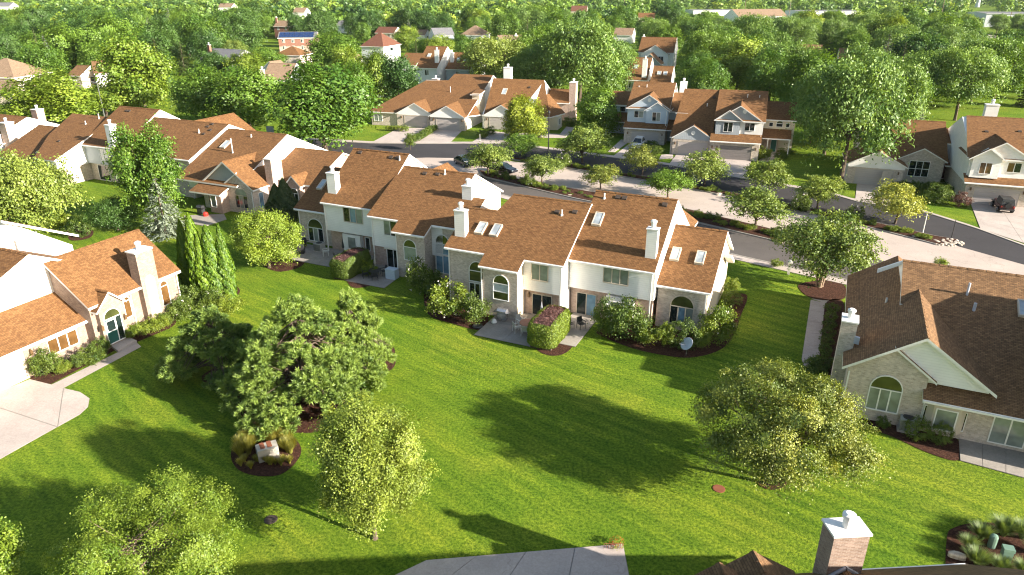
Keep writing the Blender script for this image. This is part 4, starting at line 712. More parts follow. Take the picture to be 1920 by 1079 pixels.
bg('house', 'orange roof far off at the top right of centre', 1196, 1228, 34, 4, -10, 12, 3.6, 'shingle', 'siding_cream', wins=0)
bg('shop_building', 'long white shopping building with peaked entrance far off at top right', 1385, 1490, 32, 6, 14, 22, 5, 'shingle_tan', 'siding_white', wins=6, cat='building')
bg('shop_building', 'low flat-roofed white building left of the peaked shopping entrance', 1300, 1400, 20, 5, 4, 30, .6, 'shingle_grey', 'siding_white', wins=5, cat='building')
bg('warehouse', 'large pale warehouse at the top right corner', 1850, 1960, 26, 9, -12, 40, .8, 'shingle_grey', 'siding_pale', wins=5, cat='building')
bg('warehouse', 'low pale roofed building strip on the skyline right of centre', 1500, 1620, 22, 6, 6, 30, .8, 'shingle_grey', 'siding_white', wins=6, cat='building')
# ------------------------------------------------------------------ ground, streets, drives
area('ground', [(-2600, -200), (2600, -200), (2600, 3400), (-2600, 3400)], -.03, 'field')
area('lawn', [(-80, -5), (75, -5), (75, 100), (-80, 130)], 0, 'lawn')
def strip(a, b): return a + b[::-1]
far_up = gp((560, 262), (690, 269), (784, 270), (940, 270), (1040, 282), (1148, 296), (1257, 311), (1395, 336), (1560, 365), (1606, 378.5), (1738, 400), (1833, 430), (1920, 462), (2200, 560))
far_lo = gp((560, 292), (690, 300), (800, 296), (968, 299), (1067, 307), (1157, 323), (1213, 332), (1299, 348), (1382, 363), (1460, 378.5), (1620, 413), (1752, 443), (1798, 463), (2200, 575))
con_up = gp((600, 275), (720, 285), (840, 290), (960, 303), (1061, 314), (1157, 329), (1200, 336), (1299, 354), (1378, 370), (1508, 398), (1625, 425), (1717, 448), (1798, 461), (2200, 572))
con_lo = gp((600, 322), (720, 325), (860, 330), (907, 330), (1000, 354), (1080, 372), (1294, 413), (1440, 447), (1475, 456), (1640, 486), (1760, 512), (1920, 545), (2100, 590))
near_lo = gp((620, 345), (800, 350), (907, 356), (1080, 402), (1300, 460), (1400, 483), (1584, 524), (1640, 540), (1760, 570), (1920, 612), (2100, 660))
area('near_street', strip(con_lo, near_lo), .010, 'asphalt'); area('concrete_street', strip(con_up, con_lo), .014, 'concrete_road'); area('far_street', strip(far_up, far_lo), .018, 'asphalt_dark')
def off(line, d): return [p_ + Vector((0, d, 0)) for p_ in line]
area('sidewalk', strip(off(far_up, .15), off(far_up, 1.7)), .05, 'concrete', .06); area('kerb', strip(off(far_up, -.15), off(far_up, .15)), .08, 'kerb', .1)
area('sidewalk', strip(off(near_lo, -1.9), off(near_lo, -.3)), .05, 'concrete', .06); area('kerb', strip(off(near_lo, -.3), near_lo), .08, 'kerb', .1)
isl1 = gp((958, 300), (1061, 316), (1157, 331), (1200, 338), (1299, 356), (1378, 372), (1508, 400), (1562, 413), (1625, 427), (1717, 450), (1760, 461), (1790, 459), (1796, 451), (1752, 443.5), (1620, 414), (1460, 380), (1382, 364), (1299, 349), (1213, 333), (1157, 324), (1067, 308), (968, 297))
isl2 = gp((899, 320), (989, 341), (1080, 356), (1296, 395), (1440, 429), (1481, 442), (1485, 452), (1465, 456), (1440, 450), (1294, 416), (1080, 374), (990, 353), (907, 333))
for nm, il in (('kerbed_island', isl1), ('kerbed_island', isl2)):
    k = area(nm, il, .13, 'kerb', .15); c_ = sum((Vector(p_[:2]) for p_ in il), Vector((0, 0))) / len(il)
    n_ = len(il); inn = []
    for i in range(n_):
        a, b_, d = Vector(il[i - 1][:2]), Vector(il[i][:2]), Vector(il[(i + 1) % n_][:2])
        e = (d - a).normalized(); inn.append(b_ + Vector((-e.y, e.x)) * .22)
    sgn = sum(il[i].x * il[(i + 1) % n_].y - il[(i + 1) % n_].x * il[i].y for i in range(n_))
    if sgn < 0: inn = [2 * Vector(p_[:2]) - q for p_, q in zip(il, inn)]
    area('mulch_bed', inn, .17, 'mulch')
def drive(pts, nx, nz, z=.03, name='driveway', mat='concrete', gap=.03, seam=True):
    """quad drive split into its poured slabs"""
    q = [Vector(p_[:2]) for p_ in pts]; base = area(name, q, z - .012, 'kerb')
    P = lambda s, t: (q[0] * (1 - s) + q[1] * s) * (1 - t) + (q[3] * (1 - s) + q[2] * s) * t
    for i in range(nx):
        for j in range(nz):
            s0, s1, t0, t1 = i / nx, (i + 1) / nx, j / nz, (j + 1) / nz; ds = gap / max(.5, (q[1] - q[0]).length); dt = gap / max(.5, (q[3] - q[0]).length)
            c4 = [P(s0 + ds / 2, t0 + dt / 2), P(s1 - ds / 2, t0 + dt / 2), P(s1 - ds / 2, t1 - dt / 2), P(s0 + ds / 2, t1 - dt / 2)]
            link('slab', MB().prism([(v.x, v.y) for v in c4], 'z', z - .01, z + .015).me('slab', mat), base)
    return base
drive(gp((749, 240), (806, 241), (782, 269), (694, 269)), 2, 3); drive(gp((822, 242), (866, 246), (842, 270), (780, 269)), 2, 3); drive(gp((918, 246), (966, 251), (944, 270), (880, 270)), 2, 3)
drive(gp((1182, 269), (1235, 272), (1205, 302), (1146, 296)), 2, 3); drive(gp((1269, 289), (1338, 293), (1330, 322), (1254, 309)), 2, 3); drive(gp((1340, 293), (1409, 301), (1396, 336), (1332, 323)), 2, 3)
drive(gp((1607, 340), (1690, 350), (1690, 390), (1603, 378)), 2, 3); drive(gp((1818, 378), (1920, 382), (2010, 486), (1838, 430)), 2, 3)
area('sidewalk', gp((1165, 262), (1180, 266), (1152, 286), (1140, 285)), .04, 'concrete', .05); area('sidewalk', gp((1450, 285), (1468, 285), (1445, 305), (1420, 303)), .04, 'concrete', .05); area('sidewalk', gp((1240, 291), (1262, 289), (1262, 297), (1236, 299)), .04, 'concrete', .05)
area('sidewalk', gp((948, 249), (1050, 252), (1062, 238), (1078, 240), (1060, 259), (950, 258)), .04, 'concrete', .05)
# walk beside the right-hand house, drive and walk of the left-hand house
drive(gp((1520, 563), (1547, 569), (1536, 674), (1503, 674)), 1, 5, name='garden_walk', mat='concrete'); area('garden_walk', gp((1503, 674), (1536, 674), (1530, 686), (1518, 690), (1507, 686)), .03, 'concrete'); area('garden_walk', gp((1521, 561), (1556, 558), (1555, 570), (1546, 569)), .028, 'concrete')
area('driveway', gp((-330, 640), (0, 735), (56, 712), (96, 722), (118, 728), (150, 736), (168, 748), (165, 764), (150, 778), (0, 862), (-300, 1040)), .02, 'kerb')
for pts in (gp((-330, 640), (0, 735), (56, 712), (96, 722), (118, 728), (107, 800.5), (-60, 745)), gp((120, 729), (150, 736), (168, 748), (165, 764), (150, 778), (109, 801)), gp((-62, 746.5), (106, 802), (0, 862), (-190, 970))):
    area('driveway_slab', pts, .035, 'concrete', .012)
area('garden_walk', gp((97, 722), (119, 729), (265, 651), (256, 643), (222, 661)), .03, 'concrete')
st = tag(link('front_step', MB().prism([(p_.x, p_.y) for p_ in gp((203, 649), (234, 633), (257, 643), (222, 662))], 'z', 0, .22).me('front_step', 'concrete')), 'concrete front step with black mat at the teal door', 'step')
link('door_mat', MB().prism([(p_.x, p_.y) for p_ in gp((207, 645), (224, 636), (231, 640), (215, 649))], 'z', .22, .24).me('door_mat', 'dark_metal'), st)
# beds
for pts in ([(58, 716), (96, 721), (221, 655), (204, 647), (196, 640), (57, 703)], [(236, 634), (257, 642), (318, 617), (330, 608), (330, 590), (262, 622)]): area('mulch_bed', gp(*pts), .03, 'mulch')
for pts in ([(1116, 622), (1180, 652), (1250, 668), (1300, 671), (1350, 657), (1375, 630), (1390, 590), (1401, 562), (1396, 552), (1372, 555), (1345, 600), (1180, 610)],
            [(796, 548), (803, 590), (850, 608), (900, 620), (915, 606), (905, 575), (820, 545)], [(1000, 620), (1006, 655), (1035, 668), (1065, 660), (1084, 630), (1070, 610)],
            [(652, 505), (655, 535), (680, 540), (715, 525), (720, 490)], [(485, 490), (520, 510), (565, 500), (570, 480), (520, 478)],
            [(380, 715), (420, 745), (472, 800), (545, 812), (620, 800), (700, 715), (738, 690), (741, 662), (727, 648), (640, 630), (480, 660), (395, 695)],
            [(433, 852), (445, 880), (480, 893), (525, 891), (555, 868), (565, 842), (545, 818), (498, 808), (450, 818)], [(1775, 1010), (1790, 990), (1840, 981), (1920, 990), (2020, 1040), (1990, 1110), (1850, 1130), (1780, 1090)],
            [(1420, 905), (1435, 917), (1455, 919), (1474, 911), (1474, 900), (1448, 894)], [(1497, 535), (1522, 560), (1580, 562), (1583, 536), (1545, 527)], [(1546, 572), (1583, 572), (1566, 690), (1540, 700), (1536, 668)],
            [(1575, 775), (1575, 795), (1660, 815), (1740, 850), (1797, 864), (1795, 825), (1740, 800), (1640, 778)], [(345, 540), (370, 562), (430, 562), (450, 545), (420, 530)], [(128, 446), (140, 452), (170, 446), (172, 430), (130, 425)]):
    area('mulch_bed', gp(*pts), .035, 'mulch', sm=True)
# patios
FMv = lambda u, v: Vector((FM[0] + u * math.cos(R(FM[2])) - v * math.sin(R(FM[2])), FM[1] + u * math.sin(R(FM[2])) + v * math.cos(R(FM[2]))))
drive([FMv(-2.9, -5.1), FMv(2.6, -5.1), FMv(2.6, .7), FMv(-2.9, .7)], 2, 2, name='patio', mat='patio_stone', z=.05)
drive([FMv(3.2, -3.6), FMv(5.6, -3.6), FMv(5.6, 2.6), FMv(3.2, 2.6)], 1, 2, name='patio', mat='patio_stone', z=.05)
drive([FMv(-20, .2), FMv(-15.4, .2), FMv(-15.8, 5.3), FMv(-20, 5.3)], 2, 2, name='patio', mat='patio_stone', z=.05)
drive([FMv(-30, 2.6), FMv(-21, 2.6), FMv(-21, 7.3), FMv(-31, 7.3)], 4, 3, name='patio', mat='patio_stone', z=.05)
drive([Vector(p_[:2]) for p_ in gp((1800, 865), (1930, 900), (1930, 830), (1797, 822))], 3, 1, name='patio', mat='patio_stone', z=.05)
drive(gp((715, 1092), (1182, 1092), (1168, 1021), (800, 1052)), 4, 1, name='patio', mat='concrete', z=.05, gap=.06)
area('patio', gp((345, 405), (420, 402), (425, 412), (385, 425), (350, 418)), .04, 'patio_stone', .05)
# ------------------------------------------------------------------ vegetation
def quads(name, mat, V, tint, extra=None):
    n = len(V) // 4; me = bpy.data.meshes.new(name)
    me.vertices.add(4 * n); me.vertices.foreach_set('co', np.ascontiguousarray(V, dtype=np.float32).ravel())
    me.loops.add(4 * n); me.loops.foreach_set('vertex_index', np.arange(4 * n, dtype=np.int32))
    me.polygons.add(n); me.polygons.foreach_set('loop_start', np.arange(0, 4 * n, 4, dtype=np.int32))
    me.update(calc_edges=True); me.validate()
    at = me.attributes.new('tint', 'FLOAT', 'POINT'); at.data.foreach_set('value', np.repeat(np.clip(tint, 0, 1), 4).astype(np.float32))
    me.materials.append(MAT[mat]); return me
def unit(a): return a / np.maximum(np.linalg.norm(a, axis=1, keepdims=True), 1e-6)
def leafV(rng, P, Nrm, ln, wd, T=None, fold=.12):
    n = len(P)
    if T is None: T = rng.normal(size=(n, 3))
    T = T - Nrm * (T * Nrm).sum(1, keepdims=True); T = unit(T); B = np.cross(Nrm, T)
    l = (ln * rng.uniform(.65, 1.35, n))[:, None]; w_ = l * wd
    V = np.empty((n, 4, 3)); V[:, 0] = P - T * l * .5; V[:, 2] = P + T * l * .5 - Nrm * l * .12
    V[:, 1] = P + B * w_ * .5 + Nrm * l * fold; V[:, 3] = P - B * w_ * .5 + Nrm * l * fold
    return V.reshape(-1, 3)
def autolobes(seed, rw, z0, z1, n, sub=(.38, .55), squash=1.0, core=.78):
    r_ = random.Random(seed); c_ = (z0 + z1) / 2; rz = (z1 - z0) / 2
    out = [(0, 0, c_, rw * core, rw * core, rz * core * 1.05)]
    for i in range(n):
        a = i * 2.399 + r_.uniform(-.4, .4); t = r_.uniform(-.75, .95); k = math.sqrt(max(0, 1 - t * t)); s = r_.uniform(*sub)
        out.append((math.cos(a) * k * rw * (1 - s * .75), math.sin(a) * k * rw * (1 - s * .75), c_ + t * rz * (1 - s * .6), rw * s, rw * s, rz * s * squash))
    return out
def crown_mesh(name, mat, lobes, clumps, per, leaf, spread, seed, flat=.6, aspect=.62, shell=.55, up=.55, lump=.14, cvar=.17, strays=.06, outw=.35, rnd=.55):
    rng = np.random.default_rng(seed); Lb = np.array(lobes, dtype=float)
    w_ = (Lb[:, 3] * Lb[:, 4] * Lb[:, 5]) ** (2 / 3); idx = rng.choice(len(Lb), clumps, p=w_ / w_.sum()); lb = Lb[idx]
    d = unit(rng.normal(size=(clumps, 3))); r_ = shell + (1 - shell) * rng.uniform(0, 1, clumps) ** .6
    r_ *= 1 + lump * np.sin(d[:, 0] * 5 + idx) * np.sin(d[:, 1] * 4.3 + idx * 2.1) * 1.6
    st = rng.uniform(size=clumps) < strays; r_[st] *= rng.uniform(1.06, 1.22, st.sum())
    Cn = lb[:, :3] + d * r_[:, None] * lb[:, 3:6]
    Cn[:, 2] = np.maximum(Cn[:, 2], Lb[:, 2].min() - Lb[:, 5].max() * .9)
    cv = rng.normal(size=clumps) * cvar; sp = spread * rng.uniform(.6, 1.3, clumps)
    tilt = unit(d * np.array([.6, .6, .3]) + np.array([0, 0, 1.0]) + rng.normal(size=(clumps, 3)) * .35)
    k = np.repeat(np.arange(clumps), per); o = rng.normal(size=(len(k), 3)) * sp[k][:, None]
    o -= tilt[k] * ((o * tilt[k]).sum(1, keepdims=True)) * (1 - flat)
    P = Cn[k] + o; P[:, 2] -= (o[:, 0] ** 2 + o[:, 1] ** 2) / (spread * 6)
    Nn = unit(tilt[k] * up + d[k] * outw + rng.normal(size=(len(k), 3)) * rnd)
    V = leafV(rng, P, Nn, leaf, aspect)
    me = quads(name, mat, V, .5 + cv[k] + rng.normal(size=len(k)) * .07)
    global EXT; EXT = (np.percentile(P[:, 2], 99.3), np.percentile(np.hypot(P[:, 0], P[:, 1]), 97.5))
    return me, Cn[rng.choice(clumps, min(clumps, 60), replace=False)]
def wood_mesh(name, seed, h, r_, targets, mat='bark', stems=1, lean=.0, spreadz=.5, twigs=True):
    q = random.Random(seed); mb = MB(); tg = [Vector(t) for t in targets]
    for s in range(stems):
        a = s * 2 * math.pi / stems + q.uniform(-.3, .3); k = lean if stems > 1 else 0
        top = Vector((math.cos(a) * k * h, math.sin(a) * k * h, h)) + Vector((q.uniform(-.05, .05), q.uniform(-.05, .05), 0)) * h
        b0 = Vector((math.cos(a) * r_ * .9, math.sin(a) * r_ * .9, 0)) if stems > 1 else Vector((0, 0, 0))
        rs = r_ / (stems ** .4)
        mid = (b0 + top) / 2 + Vector((q.uniform(-.03, .03) * h, q.uniform(-.03, .03) * h, -.0))
        mb.tube([b0 - Vector((0, 0, .1)), b0 + Vector((0, 0, .12 * h * .3)), mid, top], [rs * 1.5, rs * 1.05, rs * .8, rs * .5], 7)
        mine = tg[s::stems]
        for i, t in enumerate(mine):
            f = q.uniform(spreadz, 1.0); st_ = (mid * (1 - (f - .5) * 2) + top * ((f - .5) * 2)) if f > .5 else b0 * (1 - f * 2) + mid * f * 2
            d = t - st_; c_ = st_ + d * .5 + Vector((q.uniform(-.08, .08), q.uniform(-.08, .08), -.06 + q.uniform(0, .1))) * d.length
            r0 = rs * q.uniform(.2, .42)
            mb.tube([st_, st_ * .6 + c_ * .4 + Vector((0, 0, .02)), c_, t], [r0, r0 * .8, r0 * .55, .012], 5, caps=False)
    return mb.me(name, mat)
PROTO = {}
def proto(key, H, rw, z0, mat, clumps, per, leaf, spread, seed, nl=9, sub=(.38, .55), squash=1.0, core=.78, stems=1, lean=0, tr=.16, trunk_h=None, bark='bark', nt_=26, lobes=None, spz=.5, **k):
    lb = lobes or autolobes(seed, rw, z0, H, nl, sub, squash, core)
    me, tg = crown_mesh('crown', mat, lb, clumps, per, leaf, spread, seed, **k)
    wd = wood_mesh('trunk', seed, trunk_h or (z0 + (H - z0) * .55), tr, tg[:nt_], bark, stems, lean, spz)
    PROTO[key] = (me, wd, *EXT)
proto('maple', 7.0, 2.5, .9, 'leaf_maple', 430, 280, .092, .25, 3, core=.62, nl=30, tr=.13, flat=.8, lump=.26, strays=.03, shell=.7, sub=(.2, .38), rnd=.45, outw=.6)
proto('crab', 5.2, 3.7, 1.7, 'leaf_yellowing', 470, 210, .085, .28, 5, core=.45, nl=34, stems=3, lean=.35, tr=.2, flat=.5, lump=.36, strays=.05, nt_=60, shell=.55, sub=(.16, .34), rnd=.45, outw=.5)
proto('airy', 7.2, 3.9, 1.0, 'leaf_lime', 640, 200, .09, .26, 8, core=.55, nl=40, stems=4, lean=.2, tr=.2, flat=.8, lump=.32, strays=.06, nt_=60, shell=.6, bark='bark_pale', sub=(.16, .34), rnd=.45, outw=.5)
proto('round', 4.9, 2.7, .5, 'leaf_gold', 300, 100, .12, .24, 11, nl=18, tr=.13, flat=.85, lump=.14, strays=.05, sub=(.25, .42), rnd=.42, shell=.7)
proto('linden', 9.5, 3.1, .8, 'leaf_mid', 300, 80, .22, .4, 13, nl=14, tr=.18, flat=.65, lump=.2)
proto('apple', 6.2, 4.2, .9, 'leaf_olive', 280, 86, .2, .45, 17, nl=14, tr=.2, flat=.7, lump=.22, shell=.5)
for i, sd in enumerate((21, 22, 23)): proto('oak%d' % i, 14, 5.8, 1.8, 'leaf_dark', 270, 60, .46, .85, sd, core=.62, nl=34 + i * 4, tr=.32, flat=.75, lump=.24, cvar=.17, nt_=20, shell=.68, strays=.02, sub=(.2, .38), outw=.9, rnd=.34)
for i, sd in enumerate((31, 32, 33)): proto('bgmaple%d' % i, 12, 4.9, 1.5, 'leaf_mid', 270, 62, .4, .7, sd, core=.62, nl=28 + i * 4, tr=.27, flat=.75, lump=.22, cvar=.17, nt_=20, shell=.68, strays=.02, sub=(.22, .4), outw=.9, rnd=.34)
for i, sd in enumerate((41, 42)): proto('locust%d' % i, 12.5, 5.6, 2.4, 'leaf_locust', 380, 56, .34, .85, sd, core=.45, nl=46, tr=.26, flat=.3, lump=.3, strays=.04, cvar=.2, aspect=.5, nt_=40, sub=(.16, .32), squash=.55, shell=.55, outw=.5, rnd=.4)
for i, sd in enumerate((51, 52, 53)): proto('street%d' % i, 4.6, 2.3, 1.2, 'leaf_olive', 170, 40, .19, .3, sd, nl=11, tr=.1, flat=.5, lump=.3, strays=.2, shell=.4, nt_=44, trunk_h=2.4, spz=.4, cvar=.14)
proto('bigcrab', 6.0, 3.4, 1.7, 'leaf_olive', 430, 46, .19, .34, 61, nl=16, stems=4, lean=.2, tr=.2, flat=.5, lump=.24, strays=.14, nt_=50, trunk_h=3.4, bark='bark_pale')
def spruce(key, H, Rr, mat, seed, leaf, nw=24, droop=.25):
    rng = np.random.default_rng(seed); P, T, Nn, ti = [], [], [], []
    for i in range(nw):
        f = (i + rng.uniform(-.3, .3)) / nw; z = H * (.04 + .94 * f); rr = Rr * (1 - f) ** .85 + .08; nb = max(5, int(17 * (1 - f) + 4))
        for b_ in range(nb):
            a = rng.uniform(0, 2 * math.pi); L_ = rr * rng.uniform(.75, 1.12); m_ = max(3, int(L_ / leaf * 2.6)); cv = rng.normal() * .16
            t = np.sqrt(rng.uniform(.05, 1, m_)); dx, dy = math.cos(a), math.sin(a); side = rng.normal(size=m_) * .13 * L_ * (1.15 - t)
            P.append(np.stack([dx * t * L_ - dy * side, dy * t * L_ + dx * side, z - droop * L_ * t ** 1.5 + rng.normal(size=m_) * .05 + .1 * L_ * t ** 4], 1))
            T.append(np.stack([dx - dy * side * 2, dy + dx * side * 2, np.full(m_, -.25)], 1) + rng.normal(size=(m_, 3)) * .25); Nn.append(np.array([[dx * .25, dy * .25, 1]]) + rng.normal(size=(m_, 3)) * .35); ti.append(np.full(m_, .5 + cv) + rng.normal(size=m_) * .1)
    P, T, Nn, ti = np.concatenate(P), np.concatenate(T), unit(np.concatenate(Nn)), np.concatenate(ti)
    PROTO[key] = (quads('crown', mat, leafV(rng, P, Nn, leaf, .4, T), ti), MB().tube([(0, 0, -.1), (0, 0, H * .5), (0, 0, H * .98)], [.16 * H / 8, .1 * H / 8, .015], 7).me('trunk', 'bark'), H, Rr)
spruce('spruce_blue', 6.4, 2.0, 'needle_blue', 71, .22, 26); spruce('spruce', 13, 3.2, 'needle_dark', 72, .42, 26)
def pine(key, H, rw, lobes, seed, tufts, mat='needle_pine'):
    rng = np.random.default_rng(seed); Lb = np.array(lobes); w_ = Lb[:, 3] * Lb[:, 4]; idx = rng.choice(len(Lb), tufts, p=w_ / w_.sum()); lb = Lb[idx]
    d = unit(rng.normal(size=(tufts, 3)) + np.array([0, 0, .35])); r_ = .35 + .65 * rng.uniform(size=tufts) ** .5
    Cn = lb[:, :3] + d * r_[:, None] * lb[:, 3:6]; ax = unit(d * np.array([1, 1, .5]) + np.array([0, 0, .7])); per = 70; k = np.repeat(np.arange(tufts), per)
    D = unit(ax[k] * .8 + rng.normal(size=(len(k), 3)) * .6); ln = .27; P = Cn[k] + D * (ln * .5) - ax[k] * rng.uniform(0, .26, len(k))[:, None]
    Nn = unit(np.cross(D, rng.normal(size=D.shape))); cv = rng.normal(size=tufts) * .15
    V = leafV(rng, P, Nn, ln, .16, D, .0)
    PROTO[key] = (quads('crown', mat, V, .5 + cv[k] + rng.normal(size=len(k)) * .1), wood_mesh('trunk', seed, H * .8, .16, Cn[rng.choice(tufts, 70)], 'bark', spreadz=.15), H, rw)
def pinelobes(seed, H, rw, n):
    q = random.Random(seed); out = []
    for i in range(n):
        f = (i + .5) / n; z = H * (.1 + .82 * f); rr = rw * (1 - .75 * f ** 1.3); a = i * 2.399 + q.uniform(-.5, .5); s = rr * q.uniform(.3, .46)
        out.append((math.cos(a) * (rr - s * .7), math.sin(a) * (rr - s * .7), z + q.uniform(-.2, .2), s, s, s * .4))
    return out + [(0, 0, H * .9, rw * .22, rw * .22, H * .12)]
pine('pine_a', 6.8, 4.3, pinelobes(81, 6.8, 4.3, 44), 81, 1900); pine('pine_b', 5.6, 3.4, pinelobes(82, 5.6, 3.4, 32), 82, 1100)
def column(key, H, r_, seed, mat='arbor', n=12000, leaf=.2, pointy=.75):
    rng = np.random.default_rng(seed); f = rng.uniform(0, 1, n) ** .9; a = rng.uniform(0, 2 * math.pi, n)
    prof = r_ * np.minimum(1, .75 + f * 1.2) * np.clip(1 - np.maximum(0, f - .45) / .55, 0, 1) ** pointy
    rr = prof * (1 + .16 * np.sin(a * 5 + f * 17) * np.sin(f * 31 + a * 2)) * (1 - np.abs(rng.normal(size=n)) * .12) + .03
    P = np.stack([np.cos(a) * rr, np.sin(a) * rr, f * H], 1); Nn = unit(np.stack([np.cos(a), np.sin(a), np.full(n, .25)], 1) + rng.normal(size=(n, 3)) * .45)
    T = np.stack([rng.normal(size=n) * .4, rng.normal(size=n) * .4, np.ones(n)], 1)
    ti = .5 + .16 * np.sin(a * 7 + f * 23) + rng.normal(size=n) * .12
    PROTO[key] = (quads('crown', mat, leafV(rng, P, Nn, leaf, .6, T), ti), MB().tube([(0, 0, -.1), (0, 0, H * .8)], [.1, .03], 6).me('trunk', 'bark'), H, r_)
column('arbor_a', 5.5, .85, 91, pointy=.9); column('arbor_b', 5.0, .9, 92, pointy=.6); column('yew', 4.2, 1.5, 93, 'needle_dark', 9000, .2, .85)
def put_tree(name, key, pos, H=None, rad=None, rot=None, label='', group=None, mat=None, cat='tree', seed=0):
    cm, tm, h0, r0 = PROTO[key]; H = H or h0; rad = rad or r0 * H / h0
    o = empty(name, (pos[0], pos[1], 0), rot if rot is not None else (seed * 1.7) % 6.28, label=label, cat=cat, group=group)
    s = (rad / r0, rad / r0, H / h0)
    t = link('trunk', tm, o, scale=s); c_ = link('crown', cm, o, scale=s)
    if mat: c_.material_slots[0].link = 'OBJECT'; c_.material_slots[0].material = MAT[mat]
    return o
def px_tree(name, key, bx, by, ty, wpx, label, mat=None, group=None, cat='tree', rot=None):
    b_ = G(bx, by); H = topz(b_, ty); rad = 1
    for _ in range(6):                       # the far side of a wide crown shows above its middle: lower the tree until its outline fits
        f = b_.y * cP - (H * .5 - CAMH) * sP; rad = wpx / 2 / FPX * f
        top = min(Qp((b_.x, b_.y + rad * .85 * math.sin(t), H * .58 + H * .42 * math.cos(t)))[1] for t in (0, .4, .8, 1.2))
        H = max(.4 * topz(b_, ty), H + (top - ty) * f / FPX * 1.0)
    return put_tree(name, key, b_, H, rad, rot if rot is not None else (bx * .37) % 6.28, label, group, mat, cat)
# --- trees on the near lawn
px_tree('maple_tree', 'maple', 703, 1010, 760, 208, 'bright yellow-green maple standing right of the round boulder bed')
px_tree('crabapple_tree', 'crab', 1446, 906, 700, 318, 'spreading olive and yellow crabapple with shadow on the middle of the lawn')
put_tree('lilac_tree', 'airy', G(292, 1118), 5.4, 3.95, 1.0, 'airy light green tree cut off by the bottom edge at left')
put_tree('linden_tree', 'linden', G(-22, 1140), 4.8, 2.0, .4, 'bright green tree in the bottom left corner', mat='leaf_lime')
px_tree('pine_tree', 'pine_a', 572, 752, 545, 300, 'large spreading pine in the mulch bed on the lawn'); px_tree('pine_tree', 'pine_b', 408, 705, 568, 205, 'smaller shaded pine left of the large spreading pine')
px_tree('pine_tree', 'pine_b', 668, 700, 540, 175, 'open pine at the right end of the mulch bed', rot=2.2)
for x, y, t, w_, k, lb in ((362, 553, 412, 40, 'arbor_a', 'leftmost of the clipped arborvitae columns'), (381, 560, 402, 42, 'arbor_b', 'tallest arborvitae column, second from left'), (408, 560, 424, 46, 'arbor_b', 'third arborvitae column, in front'), (431, 558, 421, 38, 'arbor_a', 'rightmost arborvitae column beside the lawn'), (390, 563, 440, 36, 'arbor_a', 'short arborvitae in the middle front of the clump')):
    px_tree('arborvitae', k, x, y, t, w_ * .82, lb, group='arborvitae clump', cat='conifer')
px_tree('ornamental_tree', 'round', 505, 503, 398, 132, 'round golden-green tree in front of the left end townhouse', mat='leaf_lime')
px_tree('blue_spruce', 'spruce_blue', 312, 442, 330, 92, 'pale blue spruce on the shaded lawn at left', cat='conifer')
px_tree('linden_tree', 'linden', 296, 428, 238, 122, 'tall leafy linden in front of the left row', mat='leaf_mid')
px_tree('apple_tree', 'apple', 62, 452, 296, 190, 'broad olive tree above the white gable at left edge'); px_tree('apple_tree', 'apple', -30, 400, 225, 110, 'dark olive tree at the left edge beside the left row', mat='leaf_mid')
px_tree('apple_tree', 'apple', 222, 432, 372, 90, 'small dark tree between the linden and the square hedge', mat='leaf_dark')
px_tree('yew', 'yew', 540, 420, 335, 46, 'dark pointed yew at the corner of the left end townhouse', cat='conifer', mat='needle_dark'); px_tree('yew', 'yew', 524, 418, 345, 40, 'second dark yew, left of the pointed one', cat='conifer', mat='needle_dark')
# --- boulevard trees
for i, (bx, by, ty, w_, lb) in enumerate(((915, 330, 268, 92, 'first boulevard tree, above the parked sedans'), (978, 294, 252, 70, 'dark boulevard tree left of the lamp post'), (1092, 306, 236, 100, 'large yellow-green boulevard tree before the lawn'), (1016, 345, 290, 78, 'boulevard tree just right of the second sedan'), (1126, 355, 308, 72, 'boulevard tree peeping over the long roof ridge'), (1204, 328, 272, 72, 'boulevard tree in front of the white car'), (1252, 372, 318, 92, 'bright boulevard tree above the right chimney'), (1320, 350, 284, 84, 'boulevard tree before the twin garage doors'), (1438, 362, 302, 86, 'boulevard tree left of the street sign'), (1415, 432, 354, 116, 'boulevard tree right of the townhouse roof in the near island'), (1532, 392, 328, 84, 'boulevard tree below the large locust'), (1678, 420, 345, 108, 'yellowing boulevard tree before the right hand hedges'))):
    px_tree('boulevard_tree', 'street%d' % (i % 3), bx, by, ty, w_ * 1.05, lb, group='boulevard trees', mat=('leaf_olive', 'leaf_mid', 'leaf_yellowing')[(0, 1, 0, 0, 2, 2, 1, 0, 0, 0, 0, 2)[i]])
px_tree('crabapple_tree', 'bigcrab', 1536, 538, 402, 182, 'multi-stemmed tree in the mulch circle by the near street')
